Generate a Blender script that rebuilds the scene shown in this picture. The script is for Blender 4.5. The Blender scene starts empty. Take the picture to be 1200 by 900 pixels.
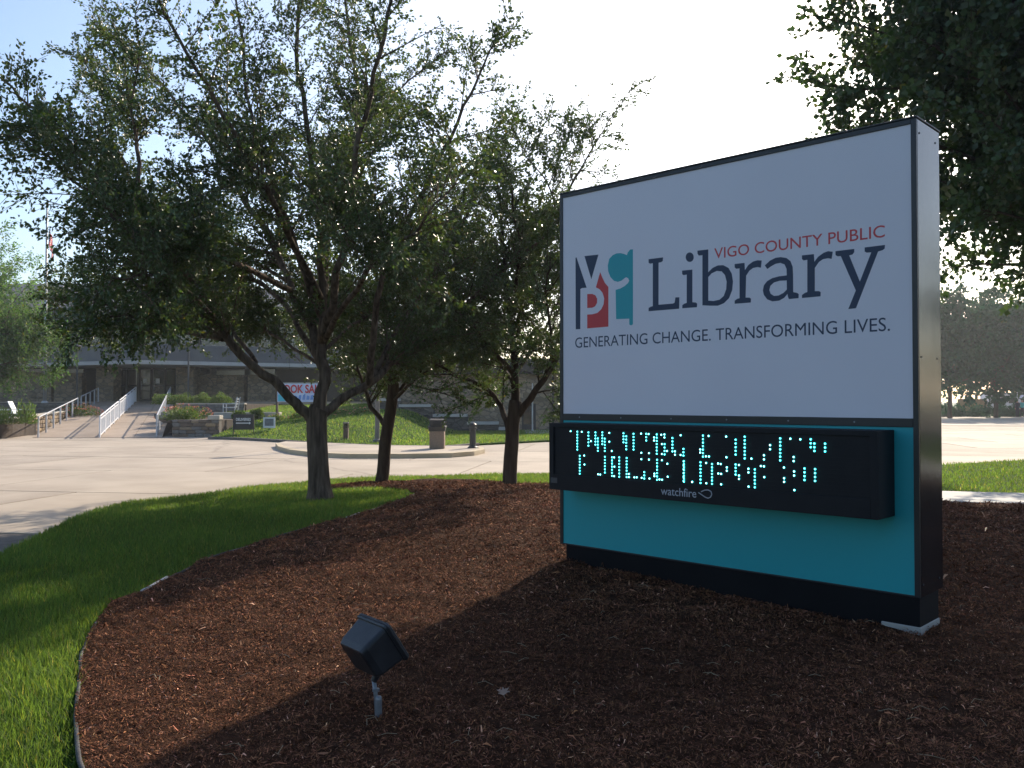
import bpy, bmesh, math, random
import numpy as np
from mathutils import Vector, Matrix, noise as mnoise
from mathutils.geometry import delaunay_2d_cdt, tessellate_polygon

random.seed(7)
RNG = np.random.default_rng(11)
R = math.radians
scene = bpy.context.scene
COL = scene.collection

# ------------------------------------------------------------------ camera
FPX, PITCH, CAMH = 1010.0, R(1.08), 1.6
cam_data = bpy.data.cameras.new('camera')
cam_data.sensor_width = 36.0
cam_data.lens = 36.0 * FPX / 1200.0
cam_data.clip_start, cam_data.clip_end = 0.05, 3000.0
cam = bpy.data.objects.new('camera', cam_data)
COL.objects.link(cam)
cam.location = (0, 0, CAMH)
cam.rotation_euler = (R(90) + PITCH, 0, 0)
scene.camera = cam

# ------------------------------------------------------------------ world, sun, exposure
SUN_AZ, SUN_EL = R(26), R(29.5)
world = bpy.data.worlds.new('World')
scene.world = world
world.use_nodes = True
wn = world.node_tree.nodes
bg = wn['Background']
sky = wn.new('ShaderNodeTexSky')
sky.sky_type = 'NISHITA'
sky.sun_disc = False
sky.sun_elevation, sky.sun_rotation = SUN_EL, SUN_AZ
sky.air_density, sky.dust_density, sky.ozone_density = 1.0, 1.7, 2.4
bg.inputs['Strength'].default_value = 0.15
world.node_tree.links.new(sky.outputs['Color'], bg.inputs['Color'])

sun_dir = Vector((math.sin(SUN_AZ) * math.cos(SUN_EL), math.cos(SUN_AZ) * math.cos(SUN_EL), math.sin(SUN_EL)))
sl = bpy.data.lights.new('sun', 'SUN')
sl.energy, sl.angle, sl.color = 4.8, R(0.53), (1.0, 0.865, 0.68)
sun = bpy.data.objects.new('sun', sl)
COL.objects.link(sun)
sun.location = sun_dir * 120
sun.rotation_euler = sun_dir.to_track_quat('Z', 'Y').to_euler()

vs = scene.view_settings
vs.view_transform, vs.look, vs.gamma, vs.exposure = 'Standard', 'None', 1.0, 0.56
vs.use_curve_mapping = False
scene.cycles.use_denoising = True
scene.cycles.max_bounces = 6
scene.cycles.transparent_max_bounces = 6
scene.cycles.volume_bounces = 1

# ------------------------------------------------------------------ measuring helpers
RIGHT = Vector((1, 0, 0))
FWD = Vector((0, math.cos(PITCH), math.sin(PITCH)))
UP = Vector((0, -math.sin(PITCH), math.cos(PITCH)))
CAMP = Vector((0, 0, CAMH))


def ray(u, v):
    return FWD + RIGHT * ((u - 600) / FPX) - UP * ((v - 450) / FPX)


def at(u, v, y):
    d = ray(u, v)
    return CAMP + d * (y / d.y)


def mound(x, y):
    return 0.28 * math.exp(-(((x - 1.5) / 5.0) ** 2 + ((y - 11.0) / 3.8) ** 2))


def mound_np(x, y):
    return 0.28 * np.exp(-(((x - 1.5) / 5.0) ** 2 + ((y - 11.0) / 3.8) ** 2))


def ground(u, v, z=None):
    d = ray(u, v)
    zz = 0.0 if z is None else z
    p = CAMP
    for _ in range(12):
        t = (zz - CAMH) / d.z
        p = CAMP + d * t
        if z is not None:
            break
        zz = 0.5 * zz + 0.5 * mound(p.x, p.y)
    return p


def smooth(a, b, x):
    t = min(1.0, max(0.0, (x - a) / (b - a)))
    return t * t * (3 - 2 * t)


# ------------------------------------------------------------------ materials
def new_mat(name):
    m = bpy.data.materials.new(name)
    m.use_nodes = True
    nt = m.node_tree
    return m, nt, nt.nodes, nt.links, nt.nodes['Principled BSDF']


def mat(name, c1, c2=None, scale=4.0, rough=0.7, bump=0.0, bscale=None, metallic=0.0, detail=6.0, spec=0.5,
        emit=None, estr=0.0, coat=0.0, stretch=None):
    m, nt, N, L, P = new_mat(name)
    P.inputs['Roughness'].default_value = rough
    P.inputs['Metallic'].default_value = metallic
    P.inputs['Specular IOR Level'].default_value = spec
    P.inputs['Coat Weight'].default_value = coat
    if emit:
        P.inputs['Emission Color'].default_value = (*emit, 1)
        P.inputs['Emission Strength'].default_value = estr
    if c2 is None:
        P.inputs['Base Color'].default_value = (*c1, 1)
    tc = N.new('ShaderNodeTexCoord')
    src = tc.outputs['Object']
    if stretch:
        mp = N.new('ShaderNodeMapping')
        mp.inputs['Scale'].default_value = stretch
        L.new(src, mp.inputs['Vector'])
        src = mp.outputs['Vector']
    if c2 is not None:
        n1 = N.new('ShaderNodeTexNoise')
        n1.inputs['Scale'].default_value = scale
        n1.inputs['Detail'].default_value = detail
        L.new(src, n1.inputs['Vector'])
        rp = N.new('ShaderNodeValToRGB')
        rp.color_ramp.elements[0].position = 0.32
        rp.color_ramp.elements[1].position = 0.68
        rp.color_ramp.elements[0].color = (*c1, 1)
        rp.color_ramp.elements[1].color = (*c2, 1)
        L.new(n1.outputs['Fac'], rp.inputs['Fac'])
        L.new(rp.outputs['Color'], P.inputs['Base Color'])
    if bump:
        n2 = N.new('ShaderNodeTexNoise')
        n2.inputs['Scale'].default_value = bscale or scale * 6
        n2.inputs['Detail'].default_value = 5
        L.new(src, n2.inputs['Vector'])
        b = N.new('ShaderNodeBump')
        b.inputs['Strength'].default_value = bump
        b.inputs['Distance'].default_value = 0.02
        L.new(n2.outputs['Fac'], b.inputs['Height'])
        L.new(b.outputs['Normal'], P.inputs['Normal'])
    return m


def mat_tint(name, base, rough=0.6, transl=0.0, spec=0.4, tcol=None):
    """base colour multiplied by the per-piece colour attribute 'tint'; transl mixes in light passing through"""
    m, nt, N, L, P = new_mat(name)
    a = N.new('ShaderNodeAttribute')
    a.attribute_name = 'tint'
    mx = N.new('ShaderNodeMix')
    mx.data_type = 'RGBA'
    mx.blend_type = 'MULTIPLY'
    mx.inputs[0].default_value = 1.0
    mx.inputs[6].default_value = (*base, 1)
    L.new(a.outputs['Color'], mx.inputs[7])
    L.new(mx.outputs[2], P.inputs['Base Color'])
    P.inputs['Roughness'].default_value = rough
    P.inputs['Specular IOR Level'].default_value = spec
    if transl:
        t = N.new('ShaderNodeBsdfTranslucent')
        mt = N.new('ShaderNodeMix')
        mt.data_type = 'RGBA'
        mt.blend_type = 'MULTIPLY'
        mt.inputs[0].default_value = 1.0
        mt.inputs[6].default_value = (*(tcol or base), 1)
        L.new(a.outputs['Color'], mt.inputs[7])
        L.new(mt.outputs[2], t.inputs['Color'])
        ms = N.new('ShaderNodeMixShader')
        ms.inputs['Fac'].default_value = transl
        out = N['Material Output']
        L.new(P.outputs['BSDF'], ms.inputs[1])
        L.new(t.outputs['BSDF'], ms.inputs[2])
        L.new(ms.outputs['Shader'], out.inputs['Surface'])
    return m


def mat_stone(name, cols, mortar, scale=(2.6, 2.6, 4.6), bump=0.6, rough=0.85):
    m, nt, N, L, P = new_mat(name)
    P.inputs['Roughness'].default_value = rough
    tc = N.new('ShaderNodeTexCoord')
    mp = N.new('ShaderNodeMapping')
    mp.inputs['Scale'].default_value = scale
    L.new(tc.outputs['Object'], mp.inputs['Vector'])
    nz = N.new('ShaderNodeTexNoise')
    nz.inputs['Scale'].default_value = 1.7
    L.new(mp.outputs['Vector'], nz.inputs['Vector'])
    ad = N.new('ShaderNodeMix')
    ad.data_type = 'RGBA'
    ad.blend_type = 'ADD'
    ad.inputs[0].default_value = 0.35
    L.new(mp.outputs['Vector'], ad.inputs[6])
    L.new(nz.outputs['Color'], ad.inputs[7])
    v1 = N.new('ShaderNodeTexVoronoi')
    v1.inputs['Scale'].default_value = 1.0
    L.new(ad.outputs[2], v1.inputs['Vector'])
    v2 = N.new('ShaderNodeTexVoronoi')
    v2.feature = 'DISTANCE_TO_EDGE'
    v2.inputs['Scale'].default_value = 1.0
    L.new(ad.outputs[2], v2.inputs['Vector'])
    sp = N.new('ShaderNodeSeparateColor')
    L.new(v1.outputs['Color'], sp.inputs['Color'])
    rp = N.new('ShaderNodeValToRGB')
    rp.color_ramp.interpolation = 'LINEAR'
    while len(rp.color_ramp.elements) < len(cols):
        rp.color_ramp.elements.new(0.5)
    for i, c in enumerate(cols):
        rp.color_ramp.elements[i].position = i / (len(cols) - 1)
        rp.color_ramp.elements[i].color = (*c, 1)
    L.new(sp.outputs[0], rp.inputs['Fac'])
    ed = N.new('ShaderNodeMapRange')
    ed.inputs['From Min'].default_value = 0.02
    ed.inputs['From Max'].default_value = 0.09
    L.new(v2.outputs['Distance'], ed.inputs['Value'])
    mx = N.new('ShaderNodeMix')
    mx.data_type = 'RGBA'
    L.new(ed.outputs['Result'], mx.inputs[0])
    mx.inputs[6].default_value = (*mortar, 1)
    L.new(rp.outputs['Color'], mx.inputs[7])
    L.new(mx.outputs[2], P.inputs['Base Color'])
    b = N.new('ShaderNodeBump')
    b.inputs['Strength'].default_value = bump
    b.inputs['Distance'].default_value = 0.05
    L.new(ed.outputs['Result'], b.inputs['Height'])
    L.new(b.outputs['Normal'], P.inputs['Normal'])
    return m


M = {}
M['lawn'] = mat('lawn', (0.022, 0.05, 0.010), (0.045, 0.09, 0.016), 3.0, 1.0, 0.6, 60, spec=0.08)
M['soil'] = mat('soil', (0.03, 0.02, 0.013), (0.055, 0.036, 0.024), 3.0, 0.95, 0.8, 30)
M['mulch'] = mat('mulch', (0.028, 0.013, 0.008), (0.080, 0.038, 0.022), 22.0, 1.0, 1.0, 70, spec=0.05)
M['field'] = mat('field', (0.06, 0.085, 0.03), (0.09, 0.11, 0.045), 0.3, 0.95, 0.3, 8)
M['concrete'] = mat('concrete', (0.37, 0.305, 0.24), (0.45, 0.38, 0.305), 0.55, 0.85, 0.15, 90)
M['concrete_b'] = mat('concrete_older', (0.32, 0.265, 0.21), (0.41, 0.345, 0.28), 0.45, 0.88, 0.15, 90)
M['joint'] = mat('joint', (0.10, 0.08, 0.065), (0.15, 0.125, 0.105), 6.0, 0.95)
M['kerb'] = mat('kerb_concrete', (0.42, 0.34, 0.22), (0.52, 0.43, 0.30), 1.2, 0.85, 0.1, 60)
M['walk'] = mat('walk_concrete', (0.38, 0.37, 0.35), (0.48, 0.47, 0.44), 1.5, 0.85, 0.1, 90)
M['ramp'] = mat('ramp_concrete', (0.35, 0.27, 0.205), (0.42, 0.33, 0.255), 1.0, 0.85, 0.1, 60)
M['bronze'] = mat('dark_bronze_paint', (0.014, 0.015, 0.019), (0.020, 0.021, 0.026), 2.0, 0.38, 0.04, 120, spec=0.5)
M['skirt'] = mat('skirt_black', (0.006, 0.006, 0.008), (0.009, 0.009, 0.011), 4, 0.8, spec=0.2)
M['bronze_side'] = mat('dark_bronze_side', (0.018, 0.019, 0.022), (0.026, 0.027, 0.030), 1.6, 0.14, 0.05, 5, metallic=0.15, spec=0.5)
M['sign_white'] = mat('sign_white_acrylic', (0.75, 0.725, 0.80), (0.78, 0.755, 0.83), 1.0, 0.45, spec=0.4)
M['sign_teal'] = mat('sign_teal', (0.012, 0.345, 0.40), (0.016, 0.37, 0.425), 1.0, 0.45, spec=0.4)
M['ink_navy'] = mat('navy_vinyl', (0.016, 0.034, 0.085), rough=0.5)
M['ink_red'] = mat('red_vinyl', (0.62, 0.05, 0.06), rough=0.5)
M['ink_teal'] = mat('teal_vinyl', (0.02, 0.36, 0.42), rough=0.5)
M['led_black'] = mat('led_black', (0.006, 0.007, 0.011), (0.009, 0.010, 0.014), 8, 0.6, spec=0.3)
M['led_lit'] = mat('led_lit', (0.1, 0.4, 0.4), emit=(0.04, 0.72, 0.78), estr=3.2)
M['led_core'] = mat('led_core', (0.5, 0.8, 0.8), emit=(0.55, 1.0, 0.97), estr=3.0)
M['silver_print'] = mat('silver_print', (0.42, 0.44, 0.50), rough=0.5)
M['galv'] = mat('galvanised', (0.20, 0.22, 0.25), (0.28, 0.30, 0.33), 30, 0.45, 0.05, 120, metallic=0.5)
M['fixture'] = mat('fixture_black', (0.018, 0.020, 0.026), (0.028, 0.031, 0.038), 14, 0.42, 0.12, 300)
M['lens_glass'] = mat('lens_glass', (0.25, 0.27, 0.28), rough=0.08)
M['edging'] = mat('edging_plastic', (0.03, 0.03, 0.034), (0.09, 0.09, 0.095), 5, 0.6, 0.2, 90, spec=0.25)
M['edging_pale'] = mat('edging_pale', (0.55, 0.53, 0.50), (0.65, 0.62, 0.58), 20, 0.6)
M['bark'] = mat('bark', (0.050, 0.034, 0.025), (0.19, 0.14, 0.105), 16, 0.95, 1.0, 34, stretch=(1, 1, 0.16), spec=0.15)
M['bark_dark'] = mat('bark_dark', (0.042, 0.028, 0.020), (0.088, 0.062, 0.046), 14, 0.95, 1.0, 34, stretch=(1, 1, 0.18), spec=0.15)
M['leaf'] = mat_tint('hawthorn_leaf', (0.060, 0.095, 0.032), 0.34, 0.30, 0.55, (0.10, 0.16, 0.025))
M['leaf_maple'] = mat_tint('maple_leaf', (0.045, 0.082, 0.030), 0.42, 0.28, 0.45, (0.075, 0.15, 0.02))
M['leaf_light'] = mat_tint('pale_leaf', (0.055, 0.120, 0.032), 0.5, 0.45, 0.3, (0.13, 0.26, 0.045))
M['leaf_far'] = mat_tint('far_leaf', (0.018, 0.070, 0.036), 0.7, 0.22, 0.08, (0.025, 0.11, 0.04))
M['leaf_shrub'] = mat_tint('shrub_leaf', (0.07, 0.12, 0.028), 0.55, 0.35, 0.35, (0.12, 0.20, 0.03))
M['petal'] = mat_tint('petal', (0.60, 0.27, 0.20), 0.6, 0.3, 0.3, (0.5, 0.2, 0.14))
M['grass'] = mat_tint('grass_blade', (0.066, 0.128, 0.028), 0.6, 0.42, 0.2, (0.22, 0.36, 0.045))
M['chip'] = mat_tint('mulch_chip', (0.215, 0.098, 0.055), 0.95, 0.0, 0.08)
M['stone_tan'] = mat_stone('stone_tan_wall', [(0.15, 0.115, 0.075), (0.23, 0.175, 0.115), (0.30, 0.235, 0.16), (0.20, 0.16, 0.12)], (0.13, 0.11, 0.085))
M['stone_dark'] = mat_stone('stone_dark_wall', [(0.05, 0.048, 0.046), (0.085, 0.08, 0.075), (0.12, 0.11, 0.10)], (0.05, 0.047, 0.043))
STONES = [mat('stone_%s' % n, c, tuple(x * 1.5 for x in c), 7, 0.9, 0.5, 40) for n, c in
          (('buff', (0.22, 0.165, 0.11)), ('brown', (0.13, 0.095, 0.07)), ('grey', (0.14, 0.13, 0.12)), ('gold', (0.28, 0.20, 0.12)))]
M['mortar'] = mat('mortar', (0.10, 0.09, 0.08), (0.15, 0.135, 0.12), 20, 0.95)
M['cap'] = mat('limestone_cap', (0.40, 0.36, 0.30), (0.48, 0.43, 0.36), 4, 0.85)
M['fascia'] = mat('fascia_metal', (0.085, 0.088, 0.098), (0.115, 0.118, 0.128), 1.0, 0.5)
M['fascia_edge'] = mat('fascia_edge', (0.42, 0.41, 0.40), (0.48, 0.47, 0.45), 2, 0.6)
M['dark_wall'] = mat('dark_wall', (0.018, 0.017, 0.017), (0.026, 0.025, 0.025), 2, 0.8)
M['slate'] = mat('slate_roof', (0.10, 0.105, 0.115), (0.17, 0.175, 0.185), 2.5, 0.75, 0.3, 20, stretch=(1, 1, 4))
M['glass'] = mat('dark_glass', (0.012, 0.014, 0.017), rough=0.06, spec=0.7)
M['frame'] = mat('dark_frame', (0.03, 0.03, 0.033), rough=0.5)
M['rail_white'] = mat('rail_white', (0.62, 0.63, 0.66), (0.70, 0.71, 0.74), 6, 0.5)
M['rail_grey'] = mat('rail_grey', (0.36, 0.38, 0.42), (0.46, 0.48, 0.52), 6, 0.45, metallic=0.3)
M['pole'] = mat('pole_paint', (0.42, 0.42, 0.42), (0.50, 0.50, 0.50), 3, 0.4, metallic=0.3)
M['pole_dark'] = mat('pole_dark', (0.05, 0.05, 0.055), (0.07, 0.07, 0.075), 3, 0.5)
M['post_grey'] = mat('post_grey', (0.13, 0.12, 0.115), (0.19, 0.175, 0.165), 5, 0.8)
M['brown_post'] = mat('brown_post', (0.10, 0.065, 0.045), (0.15, 0.10, 0.07), 8, 0.8)
M['aggregate'] = mat('aggregate', (0.20, 0.14, 0.095), (0.33, 0.245, 0.18), 45, 0.9, 0.5, 120)
M['lid'] = mat('lid_black', (0.02, 0.02, 0.022), (0.035, 0.033, 0.033), 6, 0.5)
M['board_black'] = mat('board_black', (0.014, 0.013, 0.014), (0.02, 0.019, 0.02), 5, 0.6)
M['white_print'] = mat('white_print', (0.75, 0.75, 0.75), rough=0.6)
M['white_plastic'] = mat('white_plastic', (0.70, 0.72, 0.72), (0.76, 0.77, 0.77), 5, 0.5)
M['grey_print'] = mat('grey_print', (0.12, 0.14, 0.16), (0.18, 0.20, 0.22), 8, 0.6)
M['banner_blue'] = mat('banner_blue', (0.55, 0.62, 0.85), (0.75, 0.80, 0.92), 2.5, 0.7)
M['banner_cyan'] = mat('banner_cyan', (0.10, 0.55, 0.70), rough=0.7)
M['banner_ink'] = mat('banner_ink', (0.22, 0.36, 0.72), rough=0.7)
M['flag_red'] = mat('flag_red', (0.50, 0.03, 0.05), rough=0.8)
M['flag_white'] = mat('flag_white', (0.70, 0.68, 0.68), rough=0.8)
M['flag_blue'] = mat('flag_blue', (0.03, 0.05, 0.16), rough=0.8)
M['wood_fence'] = mat('wood_fence', (0.30, 0.20, 0.115), (0.40, 0.28, 0.17), 5, 0.85, stretch=(1, 1, 0.2))
M['boulder'] = mat('boulder', (0.10, 0.09, 0.085), (0.20, 0.18, 0.16), 4, 0.9, 0.6, 14)
M['van_white'] = mat('van_white', (0.66, 0.70, 0.78), rough=0.3, coat=0.5)
M['rubber'] = mat('rubber', (0.02, 0.02, 0.02), rough=0.8)
M['teal_cloth'] = mat('teal_cloth', (0.05, 0.42, 0.42), rough=0.8)
M['blue_sign'] = mat('blue_sign', (0.06, 0.16, 0.34), rough=0.5)
M['dead_leaf'] = mat('dead_leaf', (0.24, 0.16, 0.12), (0.32, 0.22, 0.165), 40, 0.8)


def worn(m, size=0.055, dark=0.74):
    nt = m.node_tree
    N, L = nt.nodes, nt.links
    P = N['Principled BSDF']
    src = P.inputs['Base Color'].links[0].from_socket
    geo = N.new('ShaderNodeNewGeometry')
    nz = N.new('ShaderNodeTexNoise')
    nz.inputs['Scale'].default_value = 0.9
    nz.inputs['Detail'].default_value = 5
    L.new(geo.outputs['Position'], nz.inputs['Vector'])
    ad = N.new('ShaderNodeMix')
    ad.data_type = 'RGBA'
    ad.blend_type = 'ADD'
    ad.inputs[0].default_value = 1.6
    L.new(geo.outputs['Position'], ad.inputs[6])
    L.new(nz.outputs['Color'], ad.inputs[7])
    vo = N.new('ShaderNodeTexVoronoi')
    vo.feature = 'DISTANCE_TO_EDGE'
    vo.inputs['Scale'].default_value = size
    L.new(ad.outputs[2], vo.inputs['Vector'])
    mr = N.new('ShaderNodeMapRange')
    mr.inputs['From Min'].default_value = 0.0
    mr.inputs['From Max'].default_value = 0.006
    mr.inputs['To Min'].default_value = dark
    mr.inputs['To Max'].default_value = 1.0
    L.new(vo.outputs['Distance'], mr.inputs['Value'])
    n2 = N.new('ShaderNodeTexNoise')
    n2.inputs['Scale'].default_value = 0.35
    n2.inputs['Detail'].default_value = 7
    n2.inputs['Roughness'].default_value = 0.65
    L.new(geo.outputs['Position'], n2.inputs['Vector'])
    m2 = N.new('ShaderNodeMapRange')
    m2.inputs['From Min'].default_value = 0.3
    m2.inputs['From Max'].default_value = 0.6
    m2.inputs['To Min'].default_value = 0.80
    m2.inputs['To Max'].default_value = 1.04
    L.new(n2.outputs['Fac'], m2.inputs['Value'])
    mu = N.new('ShaderNodeMath')
    mu.operation = 'MULTIPLY'
    L.new(mr.outputs['Result'], mu.inputs[0])
    L.new(m2.outputs['Result'], mu.inputs[1])
    vm = N.new('ShaderNodeVectorMath')
    vm.operation = 'SCALE'
    L.new(src, vm.inputs[0])
    L.new(mu.outputs['Value'], vm.inputs['Scale'])
    L.new(vm.outputs['Vector'], P.inputs['Base Color'])


for k_ in ('concrete', 'concrete_b', 'ramp'):
    worn(M[k_])


# ------------------------------------------------------------------ mesh builder
class MB:
    def __init__(self):
        self.v, self.f = [], []

    def add(self, vs_, fs):
        n = len(self.v)
        self.v += [tuple(p) for p in vs_]
        self.f += [tuple(i + n for i in f) for f in fs]
        return self

    def hexa(self, p):
        return self.add(p, [(3, 2, 1, 0), (4, 5, 6, 7), (0, 1, 5, 4), (1, 2, 6, 5), (2, 3, 7, 6), (3, 0, 4, 7)])

    def box(self, x0, x1, y0, y1, z0, z1, fr=None):
        p = [Vector(q) for q in ((x0, y0, z0), (x1, y0, z0), (x1, y1, z0), (x0, y1, z0), (x0, y0, z1), (x1, y0, z1), (x1, y1, z1), (x0, y1, z1))]
        if fr:
            p = [fr(q) for q in p]
        return self.hexa(p)

    def bar(self, a, b, w, h=None, up=(0, 0, 1)):
        a, b = Vector(a), Vector(b)
        h = h or w
        d = (b - a).normalized()
        u = Vector(up)
        if abs(d.dot(u)) > 0.98:
            u = Vector((0, 1, 0))
        s = d.cross(u).normalized() * (w / 2)
        t = s.cross(d).normalized() * (h / 2)
        return self.hexa([a - s - t, a + s - t, b + s - t, b - s - t, a - s + t, a + s + t, b + s + t, b - s + t])

    def tube(self, pts, rad, n=8, cap=True):
        pts = [Vector(p) for p in pts]
        if not hasattr(rad, '__len__'):
            rad = [rad] * len(pts)
        base = len(self.v)
        d0 = (pts[1] - pts[0]).normalized()
        ref = Vector((1, 0, 0)) if abs(d0.x) < 0.8 else Vector((0, 1, 0))
        s = d0.cross(ref).normalized()
        for i, p in enumerate(pts):
            d = (pts[min(i + 1, len(pts) - 1)] - pts[max(i - 1, 0)]).normalized()
            s = (s - d * s.dot(d)).normalized()
            t = d.cross(s)
            for k in range(n):
                a = 2 * math.pi * k / n
                self.v.append(tuple(p + (s * math.cos(a) + t * math.sin(a)) * rad[i]))
        for i in range(len(pts) - 1):
            for k in range(n):
                a, b = base + i * n + k, base + i * n + (k + 1) % n
                self.f.append((a, b, b + n, a + n))
        if cap:
            self.f.append(tuple(base + k for k in reversed(range(n))))
            self.f.append(tuple(base + (len(pts) - 1) * n + k for k in range(n)))
        return self

    def lathe(self, c, prof, n=16):
        c = Vector(c)
        return self.tube_z(c, prof, n)

    def tube_z(self, c, prof, n):
        base = len(self.v)
        for (r, z) in prof:
            for k in range(n):
                a = 2 * math.pi * k / n
                self.v.append((c.x + r * math.cos(a), c.y + r * math.sin(a), c.z + z))
        for i in range(len(prof) - 1):
            for k in range(n):
                a, b = base + i * n + k, base + i * n + (k + 1) % n
                self.f.append((a, b, b + n, a + n))
        self.f.append(tuple(base + k for k in reversed(range(n))))
        self.f.append(tuple(base + (len(prof) - 1) * n + k for k in range(n)))
        return self

    def prism(self, poly, z0, z1):
        """poly: list of (x, y); z0/z1 numbers or callables"""
        fz0 = z0 if callable(z0) else (lambda x, y: z0)
        fz1 = z1 if callable(z1) else (lambda x, y: z1)
        n = len(poly)
        ar = sum(poly[i][0] * poly[(i + 1) % n][1] - poly[(i + 1) % n][0] * poly[i][1] for i in range(n))
        if ar < 0:
            poly = poly[::-1]
        vs_ = [(x, y, fz0(x, y)) for x, y in poly] + [(x, y, fz1(x, y)) for x, y in poly]
        fs = [tuple(reversed(range(n))), tuple(range(n, 2 * n))]
        fs += [(i, (i + 1) % n, n + (i + 1) % n, n + i) for i in range(n)]
        return self.add(vs_, fs)

    def loft(self, loops):
        n = len(loops[0])
        base = len(self.v)
        for l in loops:
            self.v += [tuple(p) for p in l]
        for i in range(len(loops) - 1):
            for k in range(n):
                a, b = base + i * n + k, base + i * n + (k + 1) % n
                self.f.append((a, b, b + n, a + n))
        self.f.append(tuple(base + k for k in reversed(range(n))))
        self.f.append(tuple(base + (len(loops) - 1) * n + k for k in range(n)))
        return self

    def mesh(self, name):
        me = bpy.data.meshes.new(name)
        me.from_pydata(self.v, [], self.f)
        me.update()
        return me


LOC = {}


def root_of(o):
    while o.parent:
        o = o.parent
    return o


def link(name, me, m, parent=None, bevel=0, smooth_=False, kind=None, label=None):
    o = bpy.data.objects.new(name, me)
    COL.objects.link(o)
    if m is not None:
        for mm in (m if isinstance(m, (list, tuple)) else [m]):
            me.materials.append(mm)
    if parent is not None:
        o.parent = parent
        if parent.type == 'EMPTY':
            o.matrix_parent_inverse = Matrix.Translation(Vector(parent.location)).inverted()
    if smooth_:
        me.polygons.foreach_set('use_smooth', [True] * len(me.polygons))
    if bevel:
        b = o.modifiers.new('edge', 'BEVEL')
        b.width, b.segments, b.limit_method = bevel, 2, 'ANGLE'
    if kind:
        o['kind'] = kind
    if label:
        o['label'] = label
    return o


def build(mb, name, m, parent=None, **kw):
    return link(name, mb.mesh(name), m, parent, **kw)


def tag(o, label, cat, group=None):
    o['label'], o['category'] = label, cat
    if group:
        o['group'] = group
    return o


def thing(name, label, cat, loc, group=None):
    o = bpy.data.objects.new(name, None)
    COL.objects.link(o)
    o.location = loc
    o.empty_display_size = 0.2
    return tag(o, label, cat, group)


def dup(root, loc, label=None, rz=None):
    r = root.copy()
    COL.objects.link(r)
    r.location = loc
    if rz is not None:
        r.rotation_euler = (0, 0, rz)
    if label:
        r['label'] = label
    for ch in list(root.children):
        c = ch.copy()
        COL.objects.link(c)
        c.parent = r
        for g in list(ch.children):
            d = g.copy()
            COL.objects.link(d)
            d.parent = c
    return r


def struct(o):
    o['kind'] = 'structure'
    return o


def np_mesh(name, verts, faces_flat, nper, tint=None, tint_per=None):
    """big meshes straight from arrays; nper corners per face; tint: (n,3) colour per group of tint_per vertices"""
    me = bpy.data.meshes.new(name)
    nv, nf = len(verts), len(faces_flat) // nper
    me.vertices.add(nv)
    me.vertices.foreach_set('co', np.ascontiguousarray(verts, dtype=np.float32).ravel())
    me.loops.add(nf * nper)
    me.loops.foreach_set('vertex_index', np.ascontiguousarray(faces_flat, dtype=np.int32))
    me.polygons.add(nf)
    me.polygons.foreach_set('loop_start', np.arange(0, nf * nper, nper, dtype=np.int32))
    me.update(calc_edges=True)
    if tint is not None:
        at_ = me.color_attributes.new('tint', 'FLOAT_COLOR', 'POINT')
        c = np.ones((nv, 4), dtype=np.float32)
        c[:, :3] = np.repeat(tint, tint_per, axis=0)
        at_.data.foreach_set('color', c.ravel())
    me.validate()
    return me


def inside(poly, x, y):
    poly = np.array(poly)
    res = np.zeros(x.shape, bool)
    n = len(poly)
    for i in range(n):
        x0, y0 = poly[i]
        x1, y1 = poly[(i + 1) % n]
        c = ((y0 > y) != (y1 > y))
        xi = (x1 - x0) * (y - y0) / ((y1 - y0) if y1 != y0 else 1e-9) + x0
        res ^= c & (x < xi)
    return res


def sheet(poly, hfun, step, lift=0.0, skirt=None):
    """polygon filled with triangles on a grid of step metres, raised by hfun"""
    poly = [(float(p[0]), float(p[1])) for p in poly]
    dense = []
    n = len(poly)
    for i in range(n):
        a, b = Vector(poly[i]), Vector(poly[(i + 1) % n])
        k = max(1, int((b - a).length / step))
        dense += [tuple(a.lerp(b, j / k)) for j in range(k)]
    xs = [p[0] for p in poly]
    ys = [p[1] for p in poly]
    gx, gy = np.meshgrid(np.arange(min(xs) + step / 2, max(xs), step), np.arange(min(ys) + step / 2, max(ys), step))
    gx = gx.ravel() + RNG.uniform(-.2, .2, gx.size) * step
    gy = gy.ravel() + RNG.uniform(-.2, .2, gy.size) * step
    k = inside(poly, gx, gy)
    nb = len(dense)
    vs_ = [Vector(p) for p in dense] + [Vector((a, b)) for a, b in zip(gx[k], gy[k])]
    ed = [(i, (i + 1) % nb) for i in range(nb)]
    ov, oe, of, *_ = delaunay_2d_cdt(vs_, ed, [], 1, 1e-5)
    mb = MB()
    mb.v = [(p.x, p.y, hfun(p.x, p.y) + lift) for p in ov]
    for f in of:
        a, b, c = [ov[i] for i in f[:3]]
        mb.f.append(tuple(f) if (b - a).cross(c - a) > 0 else tuple(reversed(f)))
    if skirt is not None:
        for i in range(nb):
            a, b = dense[i], dense[(i + 1) % nb]
            mb.add([(a[0], a[1], hfun(*a) + lift), (b[0], b[1], hfun(*b) + lift), (b[0], b[1], skirt), (a[0], a[1], skirt)], [(0, 1, 2, 3)])
    return mb


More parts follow.
